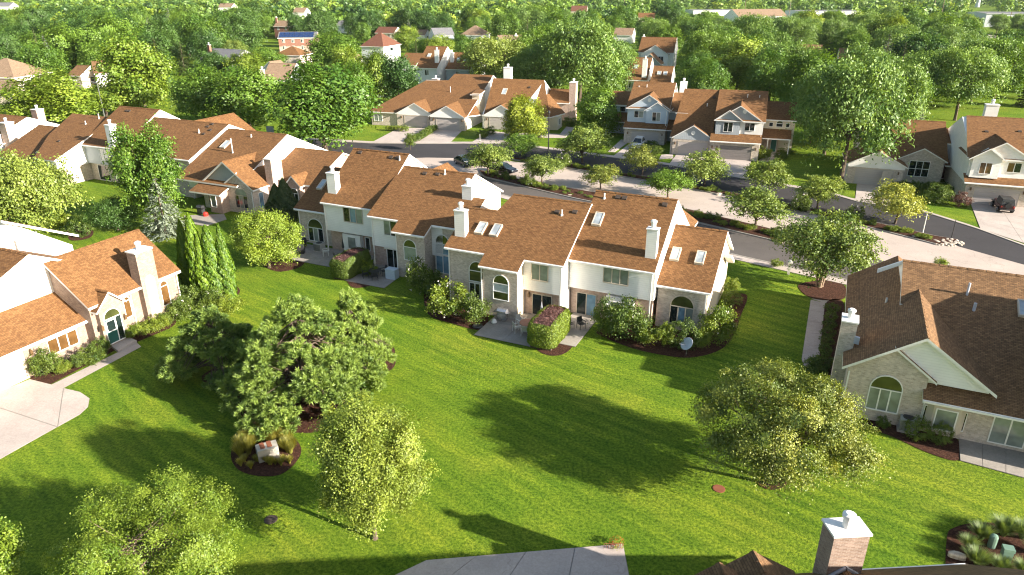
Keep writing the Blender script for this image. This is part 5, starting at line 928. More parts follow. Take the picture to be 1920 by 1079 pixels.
# --- middle distance
for bx, by, ty, w_, k, mt, lb in ((95, 238, 138, 160, 'bgmaple0', 'leaf_lime', 'yellow-green maple behind the left row by the two brick chimneys'), (265, 212, 72, 135, 'bgmaple1', 'leaf_lime', 'tall bright maple left of the centre of the left row'), (200, 218, 162, 95, 'bgmaple2', 'leaf_lime', 'small bright maple under the street lamp at left'), (385, 232, 130, 105, 'oak0', 'leaf_mid', 'dark rounded tree behind the white stepped gable'), (470, 244, 130, 150, 'bgmaple1', 'leaf_mid', 'green tree with visible trunk on the far lawn'), (610, 283, 126, 190, 'bgmaple2', 'leaf_mid', 'biggest green tree left of the cul-de-sac garages'), (704, 196, 98, 75, 'bgmaple0', 'leaf_lime', 'yellow-green tree left of the hipped garage roof'), (748, 196, 106, 88, 'oak1', 'leaf_dark', 'dark tree touching the hipped garage roof'), (985, 262, 182, 86, 'bgmaple0', 'leaf_gold', 'lime-green tree in front of the hipped corner house'), (1122, 252, 168, 86, 'bgmaple1', 'leaf_mid', 'tree left of the blue-grey townhouse'), (1086, 205, 45, 150, 'locust0', 'leaf_locust', 'tall feathery tree in the middle of the background'), (1010, 170, 60, 120, 'locust1', 'leaf_mid', 'feathery tree left of the tallest middle tree'), (1140, 190, 85, 110, 'locust1', 'leaf_locust', 'feathery tree right of the tallest middle tree'), (930, 172, 72, 130, 'locust0', 'leaf_olive', 'olive tree behind the skylight roof'), (1575, 348, 118, 190, 'locust0', 'leaf_locust', 'huge feathery locust beside the right-hand driveway'), (1545, 290, 128, 140, 'locust1', 'leaf_locust', 'feathery locust just behind the huge one'), (1640, 282, 108, 140, 'locust1', 'leaf_locust', 'feathery locust behind the brick gable house'), (1790, 226, 92, 135, 'locust0', 'leaf_locust', 'spreading locust on the mown bank at right'), (1700, 222, 100, 100, 'oak1', 'leaf_locust', 'dark tree between the two large locusts'), (1405, 165, 70, 110, 'locust1', 'leaf_mid', 'feathery tree behind the dark garage townhouse'), (1470, 190, 80, 120, 'locust0', 'leaf_locust', 'feathery tree right of the porch townhouse'), (1320, 172, 104, 84, 'bgmaple2', 'leaf_mid', 'bright bushy tree behind the townhouse chimney'), (1880, 150, 60, 90, 'oak2', 'leaf_dark', 'dark tree near the far road at right edge'), (560, 74, 32, 42, 'oak0', 'leaf_dark', 'dark tree at the right end of the tan roofed brick house'), (598, 78, 36, 48, 'bgmaple0', 'leaf_mid', 'tree right of the solar panels, on the far lawn'), (630, 132, 62, 100, 'bgmaple2', 'leaf_mid', 'broad light tree between the solar panel house and the red hipped roof'), (664, 72, 26, 38, 'oak1', 'leaf_dark', 'dark tree beside the small far white house'), (682, 86, 44, 34, 'oak2', 'leaf_mid', 'small tree touching the left end of the red hipped roof'), (764, 98, 50, 52, 'bgmaple1', 'leaf_lime', 'bright tree right of the red hipped roof'), (790, 112, 74, 52, 'bgmaple0', 'leaf_mid', 'bushy tree above the skylight townhouse'), (824, 112, 68, 60, 'bgmaple2', 'leaf_lime', 'bright bushy tree below the grey roofed blue house'), (858, 106, 66, 50, 'oak0', 'leaf_mid', 'tree below the tan hipped roof'), (502, 142, 92, 76, 'bgmaple1', 'leaf_mid', 'tree above the shaded dark brick wall'), (466, 160, 98, 74, 'bgmaple0', 'leaf_lime', 'bright tree left of the shaded dark brick wall'), (652, 166, 90, 62, 'bgmaple1', 'leaf_lime', 'bright tree right of the dark spruce'), (402, 158, 98, 66, 'oak1', 'leaf_dark', 'dark tree below the red chimney of the grey roof'), (445, 130, 78, 50, 'oak2', 'leaf_olive', 'olive tree right of the grey roofed house'), (1518, 268, 150, 110, 'locust0', 'leaf_locust', 'locust directly right of the porch townhouse wing'), (1592, 262, 120, 150, 'oak2', 'leaf_locust', 'broad tree behind the huge locust, left of the brick gable roof'), (1668, 232, 128, 120, 'locust0', 'leaf_mid', 'locust above the brick gable roof'), (1738, 200, 100, 110, 'locust1', 'leaf_locust', 'locust behind the spreading one on the bank'), (1845, 158, 72, 120, 'bgmaple1', 'leaf_locust', 'round tree on the far side of the mown bank'), (1500, 232, 98, 110, 'bgmaple0', 'leaf_mid', 'round tree above the porch townhouse wing'), (1608, 214, 90, 140, 'locust1', 'leaf_locust', 'locust in the middle of the right-hand wood edge'), (1440, 200, 96, 100, 'oak0', 'leaf_mid', 'tree right behind the ridge of the dark garage townhouse'), (548, 60, 22, 40, 'oak0', 'leaf_dark', 'dark tree right of the red brick chimney house'), (480, 66, 4, 72, 'oak1', 'leaf_dark', 'big dark oak left of the red brick chimney house'), (770, 282, 250, 26, 'street1', 'shrub', 'small dense tree at the end of the hedge between two drives')):
    px_tree('tree', k, bx, by, ty, w_, lb, mt)
px_tree('spruce_tree', 'spruce', 582, 178, 88, 66, 'dark spruce beside the grey gable wall', cat='conifer'); px_tree('spruce_tree', 'spruce', 1712, 232, 168, 50, 'silvery spruce behind the right-hand brick gable', cat='conifer', mat='needle_blue'); px_tree('spruce_tree', 'spruce', 1030, 160, 92, 46, 'blue-green spruce among the middle locusts', cat='conifer', mat='needle_blue'); px_tree('spruce_tree', 'spruce_blue', 92, 238, 205, 26, 'young blue spruce by the concrete drive at far left', cat='conifer')
# --- the wood behind
reserved = [(700, 132, 1100, 262, 150), (1135, 108, 1505, 310, 118), (745, 92, 885, 140, 165), (655, 55, 745, 108, 205), (800, 46, 905, 72, 300), (935, 66, 1010, 92, 250), (1195, 80, 1275, 135, 190), (0, 195, 660, 330, 100), (0, 118, 58, 190, 155), (372, 82, 462, 116, 190), (508, 28, 600, 106, 220), (478, 126, 562, 172, 150), (1600, 185, 1920, 400, 100), (1486, 86, 1558, 118, 190), (1574, 94, 1640, 118, 190), (1380, 4, 1490, 40, 400), (1770, 150, 1920, 215, 150), (1840, 48, 1920, 74, 300), (440, 62, 505, 86, 260), (820, 45, 850, 82, 300), (1150, 54, 1192, 68, 290), (630, 34, 660, 50, 330), (1198, 24, 1228, 36, 500), (1072, 12, 1100, 24, 500), (176, 122, 206, 140, 170), (125, 126, 152, 142, 165)]
bpy.context.view_layer.update()
reserved = [(1770, 165, 1920, 212, 160), (1818, -20, 1846, 16, 1100), (1850, 0, 1920, 24, 800), (1840, 48, 1920, 74, 420), (440, 62, 505, 86, 300), (820, 45, 850, 82, 330), (600, 55, 660, 72, 330)]
for o in [x for x in C.objects if x.parent is None and x.get('category') in ('house', 'building')]:
    pts = []
    for ch in o.children:
        if ch.type == 'MESH' and ch.name.split('.')[0] in ('roof', 'gable_wall'):
            pts += [o.matrix_world @ Vector(b_) for b_ in ch.bound_box if b_[2] > 2.4]
    if pts:
        qq = [Qp(p_) for p_ in pts if p_.y > 40]
        if qq: reserved.append((min(x for x, _ in qq), min(y for _, y in qq), max(x for x, _ in qq), max(y for _, y in qq), o.location.y))
roots = [o.location.xy.copy() for o in C.objects if o.parent is None and o.get('category') in ('house', 'building', 'tree', 'conifer')]
rs = random.Random(5); placed = []; n_sp = {}
names = {'oak': ('oak_tree', 'dark broad oak'), 'bgmaple': ('maple_tree', 'lighter green maple'), 'locust': ('locust_tree', 'feathery grey-green locust'), 'spruce': ('spruce_tree', 'dark pointed spruce')}
tries = 0
while tries < 26000 and len(placed) < 560:
    tries += 1; d = 128 + 330 * rs.random() ** .8; x = rs.uniform(-.82, .82) * d
    p_ = Vector((x, d)); bx, by = Qp((x, d, 0))
    if by > 208 or not -80 < bx < 2000: continue
    md = 8.6 + d / 48
    if any((p_ - q).length_squared < md * md for q in placed) or any((p_ - q).length_squared < 64 for q in roots): continue
    right = bx > 1000; u_ = rs.random()
    sp = 'spruce' if u_ < .05 else ('locust' if u_ < (.62 if right else .12) else ('oak' if u_ < .68 + (.1 if not right else 0) else 'bgmaple'))
    if sp == 'bgmaple' and right and rs.random() < .3: sp = 'oak'
    if n_sp.get(sp, 0) >= 290: continue
    H = rs.uniform(10.5, 16) * (1.1 if d > 250 else 1); rad = H * rs.uniform(.42, .54) if sp != 'spruce' else H * .24
    x0, _ = Qp((x - rad, d, H * .6)); x1, _ = Qp((x + rad, d, H * .6)); y1 = Qp((x, d, H * .2))[1]; y0 = Qp((x, d, H))[1]
    if any(x0 < c_ - 3 and x1 > a + 3 and y0 < e - 2 and y1 > b_ and d < Y + 6 for a, b_, c_, e, Y in reserved): continue
    placed.append(p_); n_sp[sp] = n_sp.get(sp, 0) + 1
    nm, ad = names[sp]
    side = next(t for lim, t in ((60, 'above the left edge'), (180, 'above the two brick chimneys at left'), (330, 'above the left street lamp'), (470, 'above the grey roof with red chimney'), (600, 'around the solar panel house'), (760, 'around the dark red hipped roof'), (900, 'above the cul-de-sac garages'), (1040, 'above the hipped corner house'), (1180, 'left of the blue-grey townhouse'), (1320, 'above the blue-grey townhouse'), (1480, 'above the dark garage townhouse'), (1640, 'above the huge locust'), (1780, 'left of the mown bank'), (9999, 'above the mown bank at right')) if bx < lim)
    band = 'at the wood edge' if d < 190 else ('in the front of the wood' if d < 250 else ('deep in the wood' if d < 330 else 'far back in the wood'))
    key = {'spruce': 'spruce', 'locust': 'locust%d' % rs.randrange(2), 'oak': 'oak%d' % rs.randrange(3), 'bgmaple': 'bgmaple%d' % rs.randrange(3)}[sp]
    mt = rs.choice({'oak': ['leaf_dark', 'leaf_dark', 'leaf_mid'], 'bgmaple': ['leaf_mid', 'leaf_mid', 'leaf_lime'], 'locust': ['leaf_locust', 'leaf_locust', 'leaf_mid'], 'spruce': ['needle_dark', 'needle_dark', 'needle_blue']}[sp])
    put_tree(nm, key, p_, H, rad, rs.uniform(0, 6.28), '%s %s %s' % (ad, band, side), '%ss %s %s' % (ad, band, side), mt)
# far woodland that reads as one mass
rng = np.random.default_rng(9)
me_, _ = crown_mesh('woodland', 'leaf_locust', autolobes(4, 1.0, .1, 2.0, 16, (.26, .44), 1.0, .6), 90, 3, .3, .12, 6, flat=.8, outw=1.3, rnd=.22, shell=.8)
nv = len(me_.vertices); bv = np.empty(nv * 3, dtype=np.float32); me_.vertices.foreach_get('co', bv); bv = bv.reshape(-1, 3)
bt = np.empty(nv, dtype=np.float32); me_.attributes['tint'].data.foreach_get('value', bt); sets = {}
done = []
for i in range(9000):
    if len(done) > 1900: break
    d = 430 * math.exp(rng.uniform() ** 1.1 * 1.8); x = rng.uniform(-.82, .82) * d; s = rng.uniform(5.2, 9) * (1 + max(0, d - 700) / 1100); hh_ = rng.uniform(5, 8.2)
    if any((x - a_) ** 2 + (d - b_) ** 2 < (1.25 * s) ** 2 for a_, b_ in done): continue
    x0, x1 = Qp((x - s, d, 8))[0], Qp((x + s, d, 8))[0]; y0, y1 = Qp((x, d, hh_ * 2))[1], Qp((x, d, 0))[1]
    if any(x0 < c_ and x1 > a_ and y0 < e and y1 > b_ and d < Y + 4 for a_, b_, c_, e, Y in reserved): continue
    done.append((x, d)); a = rng.uniform(0, 6.28); ca, sa = math.cos(a), math.sin(a)
    mt = ('leaf_dark', 'leaf_locust', 'leaf_mid', 'leaf_lime', 'leaf_dark', 'leaf_mid')[rng.integers(6)]
    V_, T_ = sets.setdefault(mt, ([], [])); V_.append(np.stack([bv[:, 0] * ca * s - bv[:, 1] * sa * s + x, bv[:, 0] * sa * s + bv[:, 1] * ca * s + d, bv[:, 2] * hh_], 1)); T_.append(bt + rng.normal() * .2)
for mt, (V_, T_) in sets.items(): tag(link('woodland', quads('woodland', mt, np.concatenate(V_), np.concatenate(T_)[::4])), 'hazy continuous treetops running to the horizon', 'woodland', kind='stuff')
# ------------------------------------------------------------------ shrubs, hedges, grasses
SH = {}
def shrub_proto(key, mat, seed, n=70, per=60, leaf=.1, petals=0, spread=.13, lobes=None, petal='petal'):
    lb = lobes or autolobes(seed, 1.0, 0.05, 1.9, 12, (.3, .45))
    me, _ = crown_mesh('shrub', mat, lb, n, per, leaf, spread, seed, flat=.8, shell=.7, lump=.12, strays=.02)
    fl = None
    if petals:
        rng = np.random.default_rng(seed); d = unit(rng.normal(size=(petals, 3)) + np.array([0, 0, .5])); P = np.array([0, 0, .95]) + d * np.array([1.0, 1.0, .98])
        k = np.repeat(np.arange(petals), 4); fl = quads('flowers', petal, leafV(rng, P[k] + rng.normal(size=(len(k), 3)) * .05, unit(d[k] + rng.normal(size=(len(k), 3)) * .4), .08, .9), np.full(len(k), .4))
    SH[key] = (me, fl)
shrub_proto('round', 'shrub', 101); shrub_proto('light', 'shrub_light', 102); shrub_proto('flower', 'shrub', 103, petals=18); shrub_proto('loose', 'shrub', 104, n=80, per=70, leaf=.1, spread=.17, petals=7); shrub_proto('wine', 'shrub_wine', 105); shrub_proto('clipped', 'shrub', 106, n=130, per=50, leaf=.075, spread=.08, lobes=[(0, 0, .95, .95, .95, .95)])
shrub_proto('redflower', 'shrub_light', 107, n=40, per=30, petals=70, petal='petal_red')
def put_shrub(key, pos, w_, hgt, label, group=None, mat=None, depth=None, rot=None, name='shrub'):
    me, fl = SH[key]; r_ = rot if rot is not None else (pos[0] * 3.1 + pos[1]) % 6.28
    o = link(name, me, None, (pos[0], pos[1], .02), (0, 0, r_), (w_ / 2, (depth or w_) / 2, hgt / 1.9)); tag(o, label, 'shrub', group)
    if mat: o.material_slots[0].link = 'OBJECT'; o.material_slots[0].material = MAT[mat]
    if fl: tag(link('flowers', fl, o), kind='stuff')
    return o
def px_shrub(key, bx, by, ty, wpx, label, group=None, mat=None, name='shrub', **k):
    b_ = G(bx, by); hgt = max(.3, topz(b_, ty)); f = b_.y * cP - (hgt * .5 - CAMH) * sP; w_ = wpx / FPX * f
    return put_shrub(key, b_ + Vector((0, w_ * .35, 0)), w_, hgt, label, group, mat, name=name, **k)
for key, bx, by, ty, w_, mt, lb in (
    ('loose', 1140, 636, 568, 52, None, 'leafy bush beside the small patio with dark chairs'), ('loose', 1182, 648, 578, 74, None, 'largest leafy bush in the bed under the white siding'), ('light', 1214, 654, 612, 42, None, 'bush right of the largest leafy bush'), ('light', 1246, 656, 606, 34, None, 'narrow bush below the downspout'), ('clipped', 1283, 662, 612, 62, None, 'clipped bush below the arched window behind the dish'), ('light', 1318, 660, 620, 30, None, 'small bush between the dish and the corner bush'), ('loose', 1346, 650, 584, 64, 'shrub_light', 'bright corner bush at the right end of the brick wing'), ('clipped', 1374, 577, 553, 40, None, 'round clipped bush on the side of the brick wing'), ('clipped', 1374, 553, 528, 38, 'shrub_light', 'bright lime clipped bush behind the round one on the side'),
    ('flower', 840, 604, 538, 78, 'shrub_light', 'white flowering bush in front of the tall arched bay'), ('loose', 892, 612, 560, 50, None, 'pale flowering bush left of the grill'), ('flower', 786, 556, 490, 58, None, 'dark bush with white blossoms beside the black patio set'), ('round', 815, 562, 516, 50, None, 'dark low bush between the two flowering bushes'),
    ('loose', 82, 712, 668, 50, None, 'flowering bush at the garage corner of the lit brick house'), ('light', 116, 705, 680, 26, None, 'small light bush second from the garage of the lit house'), ('round', 140, 694, 668, 32, None, 'dark bush third from the garage of the lit house'), ('round', 166, 688, 655, 44, None, 'dark bush below the amber windows of the lit house'), ('round', 182, 668, 640, 34, None, 'bush against the wall left of the teal door'), ('round', 196, 660, 632, 20, None, 'small round topiary beside the teal door step'), ('light', 243, 640, 614, 26, None, 'light bush right of the teal door step'), ('light', 262, 634, 606, 34, None, 'light bush at the foot of the lit chimney'), ('light', 292, 628, 595, 40, None, 'yellowish bush right of the lit chimney foot'), ('round', 305, 618, 590, 30, None, 'clipped round bush by the lit chimney'), ('loose', 335, 606, 565, 44, None, 'rose bush at the corner of the lit house'), ('round', 352, 590, 540, 50, None, 'bushy shrub at the foot of the arborvitae, left'), ('loose', 385, 592, 555, 60, None, 'yellow-green shrub in front of the arborvitae'), ('light', 425, 598, 562, 54, None, 'light shrub right of the arborvitae front'), ('round', 320, 596, 566, 40, None, 'green shrub between rose bush and lit house corner'),
    ('clipped', 148, 448, 408, 44, None, 'square clipped hedge block on the shaded lawn at left'), ('light', 100, 435, 398, 50, None, 'yellowish bush left of the square hedge block'),
    ('clipped', 1726, 832, 795, 46, None, 'dark round bush right of the air conditioner'), ('clipped', 1768, 840, 803, 40, None, 'second dark round bush beside the right-hand patio'), ('round', 1658, 806, 785, 24, None, 'small bush left of the air conditioner'), ('round', 1545, 700, 668, 46, None, 'dark bush at the chimney foot of the right-hand house'), ('round', 1530, 716, 680, 44, None, 'dark bush in front of the one at the chimney foot'),
    ('clipped', 1768, 386, 352, 58, None, 'large domed hedge before the brick gable at right'), ('round', 1692, 362, 340, 30, None, 'dark round bush nearest the six-pane window, left'), ('round', 1718, 364, 341, 30, None, 'dark round bush under the six-pane window'), ('round', 1744, 362, 342, 28, None, 'dark round bush right of the six-pane window'), ('round', 1775, 360, 345, 34, None, 'dark bush behind the large domed hedge'), ('wine', 1808, 392, 364, 34, None, 'reddish bush beside the jeep driveway'),
    ('clipped', 1232, 290, 276, 30, None, 'clipped bush beside the white car driveway'), ('round', 1222, 280, 266, 34, None, 'dark bush behind the clipped bush by the white car'), ('light', 1434, 302, 276, 32, None, 'lime bush at the corner of the dark garage'), ('round', 1478, 290, 280, 34, None, 'dark low hedge before the right-hand porch'), ('round', 1466, 300, 288, 28, None, 'second dark hedge before the right-hand porch'),
    ('round', 918, 256, 238, 26, None, 'dark bush at the third garage corner'), ('round', 903, 262, 244, 24, None, 'dark bush in front of the third garage corner bush'), ('light', 960, 262, 240, 30, None, 'bush under the lime-green tree, left'), ('round', 1008, 260, 240, 36, None, 'bush under the lime-green tree, right'), ('round', 1068, 238, 222, 40, None, 'dark hedge below the tall brick chimney beyond the street'), ('flower', 1055, 320, 290, 34, None, 'white flowering bush at the left end of the far island'), ('flower', 1258, 352, 318, 52, None, 'large white flowering bush behind the bright boulevard tree'), ('flower', 1285, 350, 325, 30, None, 'smaller white flowering bush right of the large one'), ('flower', 1505, 402, 366, 38, None, 'white flowering bush near the far island boulder'), ('flower', 1606, 422, 388, 36, None, 'white flowering bush in the middle of the right island part'), ('flower', 993, 352, 326, 26, None, 'white flowering plant below the second sedan'), ('light', 1458, 505, 488, 22, None, 'small leafy plant beside the mailbox'), ('light', 1766, 508, 485, 26, None, 'yellow-green bush peeping over the right-hand ridge'), ('round', 690, 520, 492, 34, 'shrub_light', 'yellow-leaved twig bush on the left end of the shaded hedge')):
    px_shrub(key, bx, by, ty, w_, lb, None, mt)
for i in range(6): px_shrub('clipped', 1563 - i * 2.6, 588 + i * 15.5, 574 + i * 15.5, 27, 'clipped dark bush in the row beside the garden walk', 'bushes beside the garden walk')
for i in range(7): px_shrub('light', 778 + i * 5.6, 268 - i * 3.4, 254 - i * 3.4, 18, 'bush in the hedge between the two garage drives', 'hedge between the garage drives', mat='shrub')
for i in range(5): px_shrub('light', 728 + i * 8, 246 + i * .6, 235, 12, 'small bush along the brick garage wall', 'bushes along the brick garage wall')
q = random.Random(3)
def along(line, f):
    n_ = len(line) - 1; i = min(n_ - 1, int(f * n_)); return line[i].lerp(line[i + 1], f * n_ - i)
for (la, lb_, n_, nm) in ((gp((910, 327), (989, 347), (1080, 366), (1294, 405), (1440, 440), (1470, 448)), None, 85, 'near'), (gp((980, 303), (1061, 312), (1157, 328), (1299, 353), (1460, 389), (1625, 421), (1745, 452)), None, 85, 'far')):
    for i in range(n_):
        p_ = along(la, (i + q.random() * .8) / n_); s = q.uniform(.5, 1.2)
        put_shrub(q.choice(('round', 'light', 'light', 'round')), p_ + Vector((q.uniform(-.5, .5), q.uniform(-.8, .8), .12)), s, s * q.uniform(.6, 1.0), 'low leafy plant in the mulch of the %s street island' % nm, 'low plants of the %s street island' % nm, rot=q.random() * 6, name='bedding_plant')
for i in range(9): px_shrub('round', 470 + i * 8 + q.uniform(-3, 3), 424 + i * 3 % 12, 408, 34, 'dark ground shrub below the brick wall of the left row', 'dark shrubs below the left row')
# hedges, box shaped
def hedge(name, c_, L_, W_, H_, ang, label, mat='shrub', topwine=False, seed=1):
    rng = np.random.default_rng(seed); n = int(900 * (L_ * W_ + 2 * H_ * (L_ + W_))); o = empty(name, (c_.x, c_.y, 0), R(ang), label=label, cat='hedge')
    a = rng.uniform(-1, 1, (n, 3)); m_ = rng.integers(0, 3, n); p4 = np.abs(a) ** 1; 
    A = np.array([W_ * H_, L_ * H_, L_ * W_]); m_ = rng.choice(3, n, p=A / A.sum()); a[np.arange(n), m_] = np.sign(rng.normal(size=n)); k = (np.abs(a) ** 4).sum(1) ** (1 / 4); d = a / k[:, None]
    P = d * np.array([L_ / 2, W_ / 2, H_ / 2]) * (1 + rng.normal(size=(n, 1)) * .025 + .03 * np.sin(d[:, :1] * 9) * np.cos(d[:, 2:] * 7)) + np.array([0, 0, H_ / 2]); P[:, 2] = np.maximum(P[:, 2], .02)
    Nn = unit(d ** 3 + rng.normal(size=(n, 3)) * .4); top = (P[:, 2] > H_ * .86) & (np.abs(d[:, 0]) < .8) & (np.abs(d[:, 1]) < .62) if topwine else np.zeros(n, bool)
    link('foliage', quads('foliage', mat, leafV(rng, P[~top], Nn[~top], .11, .6), .5 + rng.normal(size=(~top).sum()) * .17), o)
    if topwine:
        link('bare_top', quads('bare_top', 'shrub_wine', leafV(rng, P[top] - np.array([0, 0, .16]) + rng.normal(size=(top.sum(), 3)) * .1, Nn[top], .2, .22), .5 + rng.normal(size=top.sum()) * .2), o)
    link('core', MB().box(-L_ / 2 + .4, L_ / 2 - .4, -W_ / 2 + .35, W_ / 2 - .35, 0, H_ - .4).me('core', 'bark'), o); return o
hedge('hedge', FMv(3.15, -3.2), 4.6, 2.5, 2.35, 65.5, 'bright clipped hedge with bare reddish top between two patios', 'shrub_light', True, 4)
hedge('hedge', FMv(-20.7, 2.2), 4.6, 2.3, 2.2, 65.5, 'shaded clipped hedge between the two left patios', 'shrub', True, 5)
# ornamental grasses
def grass_clump(key, seed, n, h, mat, lean=.5):
    rng = np.random.default_rng(seed); a = rng.uniform(0, 6.28, n); ln = rng.uniform(.6, 1, n) * h; out = rng.uniform(.15, 1, n) * lean; V = []; w_ = .016
    dx, dy = np.cos(a), np.sin(a); prev = np.stack([dx * .08, dy * .08, np.zeros(n)], 1); side = np.stack([-dy, dx, np.zeros(n)], 1)
    for s in range(1, 4):
        t = s / 3; cur = np.stack([dx * (.08 + out * t ** 1.6 * ln), dy * (.08 + out * t ** 1.6 * ln), ln * (t - .35 * out * t * t)], 1); w0, w1 = w_ * (1 - (t - 1 / 3) * .8), w_ * (1 - t * .85)
        V.append(np.stack([prev - side * w0, prev + side * w0, cur + side * w1, cur - side * w1], 1)); prev = cur
    V = np.concatenate(V); SH[key] = (quads('grass', mat, V.reshape(-1, 3), np.tile(.5 + rng.normal(size=n) * .2, 3)), None)
grass_clump('tuft', 111, 640, 1.0, 'grass_blade', .55); grass_clump('tuft_green', 112, 800, .9, 'grass_green', .8)
def tuft(key, p_, s, lb, g):
    o = link('ornamental_grass', SH[key][0], None, (p_.x, p_.y, .02), (0, 0, q.random() * 6.28), (s, s, s)); tag(o, lb, 'grass clump', g)
for i in range(34):
    a = q.uniform(-.5, 3.6); r_ = q.uniform(.5, 1.0); p_ = G(498 + 56 * r_ * math.cos(a), 848 - 30 * r_ * math.sin(a)); tuft('tuft', p_, q.uniform(.8, 1.25), 'golden grass clump around the rust-stained box', 'golden grasses in the round bed')
for i in range(12): p_ = G(455 + i * 8 + q.uniform(-4, 4), 872 + q.uniform(-6, 8)); tuft('tuft', p_, q.uniform(.45, .65), 'low grass clump in front of the rust-stained box', 'low grasses in the round bed')
for bx, by, s in ((1838, 1012, 1.15), (1880, 1005, 1.35), (1815, 1030, .95), (1830, 1060, 1.2), (1875, 1072, 1.0), (1915, 1010, 1.3), (1915, 1078, 1.0), (1940, 1040, 1.2)): tuft('tuft_green', G(bx, by), s, 'green fountain grass in the bottom right rock bed', 'fountain grasses in the rock bed')
# ------------------------------------------------------------------ vehicles
def wheels(o, xs, half, r_, wd=.2):
    for x in xs:
        for s in (-1, 1):
            t = MB().tube([(x, s * half - s * wd, r_), (x, s * half, r_)], r_, 14).put('wheel', 'rubber', o); MB().tube([(x, s * half - s * .02, r_), (x, s * half + s * .012, r_)], r_ * .6, 10).put('rim', 'grill_steel', t)
def loft(sections):
    mb = MB(); V = []; n = 0
    for x, hw, z0, z1 in sections:
        r_ = [(-hw * .94, z0), (-hw, z0 + (z1 - z0) * .35), (-hw * .97, z0 + (z1 - z0) * .75), (-hw * .84, z1), (hw * .84, z1), (hw * .97, z0 + (z1 - z0) * .75), (hw, z0 + (z1 - z0) * .35), (hw * .94, z0)]
        V += [(x, y, z) for y, z in r_]; n = 8
    F = [(i * n + k, i * n + (k + 1) % n, (i + 1) * n + (k + 1) % n, (i + 1) * n + k) for i in range(len(sections) - 1) for k in range(n)] + [tuple(range(n)), tuple(range(len(V) - n, len(V)))]
    return mb.raw(V, F)
def car(p_, ang, label, paint, suv=False):
    o = empty('parked_car', (p_.x, p_.y, .02), ang, label=label, cat='car'); hi = .12 if suv else 0
    loft([(-2.3, .78, .42, .78 + hi), (-2.2, .88, .26, .93 + hi), (-1.2, .92, .2, .98 + hi), (0, .92, .2, .97 + hi), (1.0, .91, .2, .95 + hi), (1.9, .88, .24, .84 + hi), (2.28, .76, .34, .66 + hi)]).put('body', paint, o, smooth=False)
    if suv: base, top, zt = (-2.15, 1.15), (-1.75, .25), 1.72
    else: base, top, zt = (-1.85, 1.15), (-1.05, .2), 1.44
    zb = .93 + hi; V = [(base[0], -.8, zb), (base[1], -.8, zb), (base[1], .8, zb), (base[0], .8, zb), (top[0], -.62, zt), (top[1], -.62, zt), (top[1], .62, zt), (top[0], .62, zt)]
    c_ = MB().raw(V, [(0, 1, 2, 3), (4, 5, 6, 7), (0, 1, 5, 4), (1, 2, 6, 5), (2, 3, 7, 6), (3, 0, 4, 7)]).put('cabin_glass', 'glass', o)
    MB().box(top[0] - .06, top[1] + .06, -.65, .65, zt - .02, zt + .05).put('roof', paint, o)
    mbp = MB()
    for s in (-.72, .72):
        for x0, x1 in ((base[0], top[0]), (-.35, -.35), (base[1], top[1])): mbp.tube([(x0, s * 1.12, zb), (x1, s * .88, zt)], .035, 5)
    mbp.put('pillar', paint, c_); wheels(o, (-1.4, 1.42), .9, .33)
    for s in (-1, 1): MB().box(2.12, 2.27, s * .6 - .16, s * .6 + .16, .6 + hi, .74 + hi).put('headlight', 'glass_sky', o); MB().box(-2.31, -2.2, s * .66 - .12, s * .66 + .12, .7 + hi, .84 + hi).put('taillight', 'lamp_red', o); MB().box(.75, .92, s * .95 - .08, s * .95 + .08, 1.0 + hi, 1.12 + hi).put('mirror', paint, o)
    MB().box(-2.33, -2.26, -.26, .26, .5, .62).put('number_plate', 'trim', o)
    return o
d1 = G(893, 318) - G(850, 300); a1 = math.atan2(d1.y, d1.x)
car(G(871, 310), a1, 'dark sedan parked first in line behind the roof ridge', 'car_black'); car(G(944, 324), math.atan2((G(974, 329) - G(914, 318)).y, (G(974, 329) - G(914, 318)).x), 'dark sedan parked second, under the boulevard tree', 'car_black')
car(G(1196, 277), R(-112), 'white car with dark windows on the driveway', 'car_white', True)
jp = G(1878, 394); o = empty('parked_jeep', (jp.x, jp.y, .03), R(72), label='dark red off-roader with black soft top and spare wheel on the drive', cat='car')
loft([(-1.9, .8, .5, 1.05), (-1.8, .84, .45, 1.1), (.4, .84, .45, 1.12), (1.7, .7, .5, 1.05), (1.85, .66, .55, .95)]).put('body', 'car_maroon', o)
V = [(-1.85, -.76, 1.08), (.55, -.76, 1.08), (.55, .76, 1.08), (-1.85, .76, 1.08), (-1.7, -.66, 1.82), (.2, -.66, 1.85), (.2, .66, 1.85), (-1.7, .66, 1.82)]
MB().raw(V, [(0, 1, 2, 3), (4, 5, 6, 7), (0, 1, 5, 4), (1, 2, 6, 5), (2, 3, 7, 6), (3, 0, 4, 7)]).put('soft_top', 'dark_metal', o); MB().box(-1.79, -1.72, -.55, .55, 1.2, 1.65).put('rear_window', 'glass', o)
t = MB().tube([(-2.08, 0, 1.05), (-1.86, 0, 1.05)], .37, 14).put('spare_wheel', 'rubber', o); MB().box(-2.05, -1.85, -.8, .8, .45, .62).put('bumper', 'dark_metal', o); wheels(o, (-1.2, 1.3), .92, .38, .26)
for s in (-1, 1): MB().box(-1.95, -1.86, s * .7 - .08, s * .7 + .08, .8, 1.0).put('taillight', 'lamp_red', o); MB().box(.85, 1.8, s * .86 - .14, s * .86 + .08, .82, .9).put('fender', 'dark_metal', o)
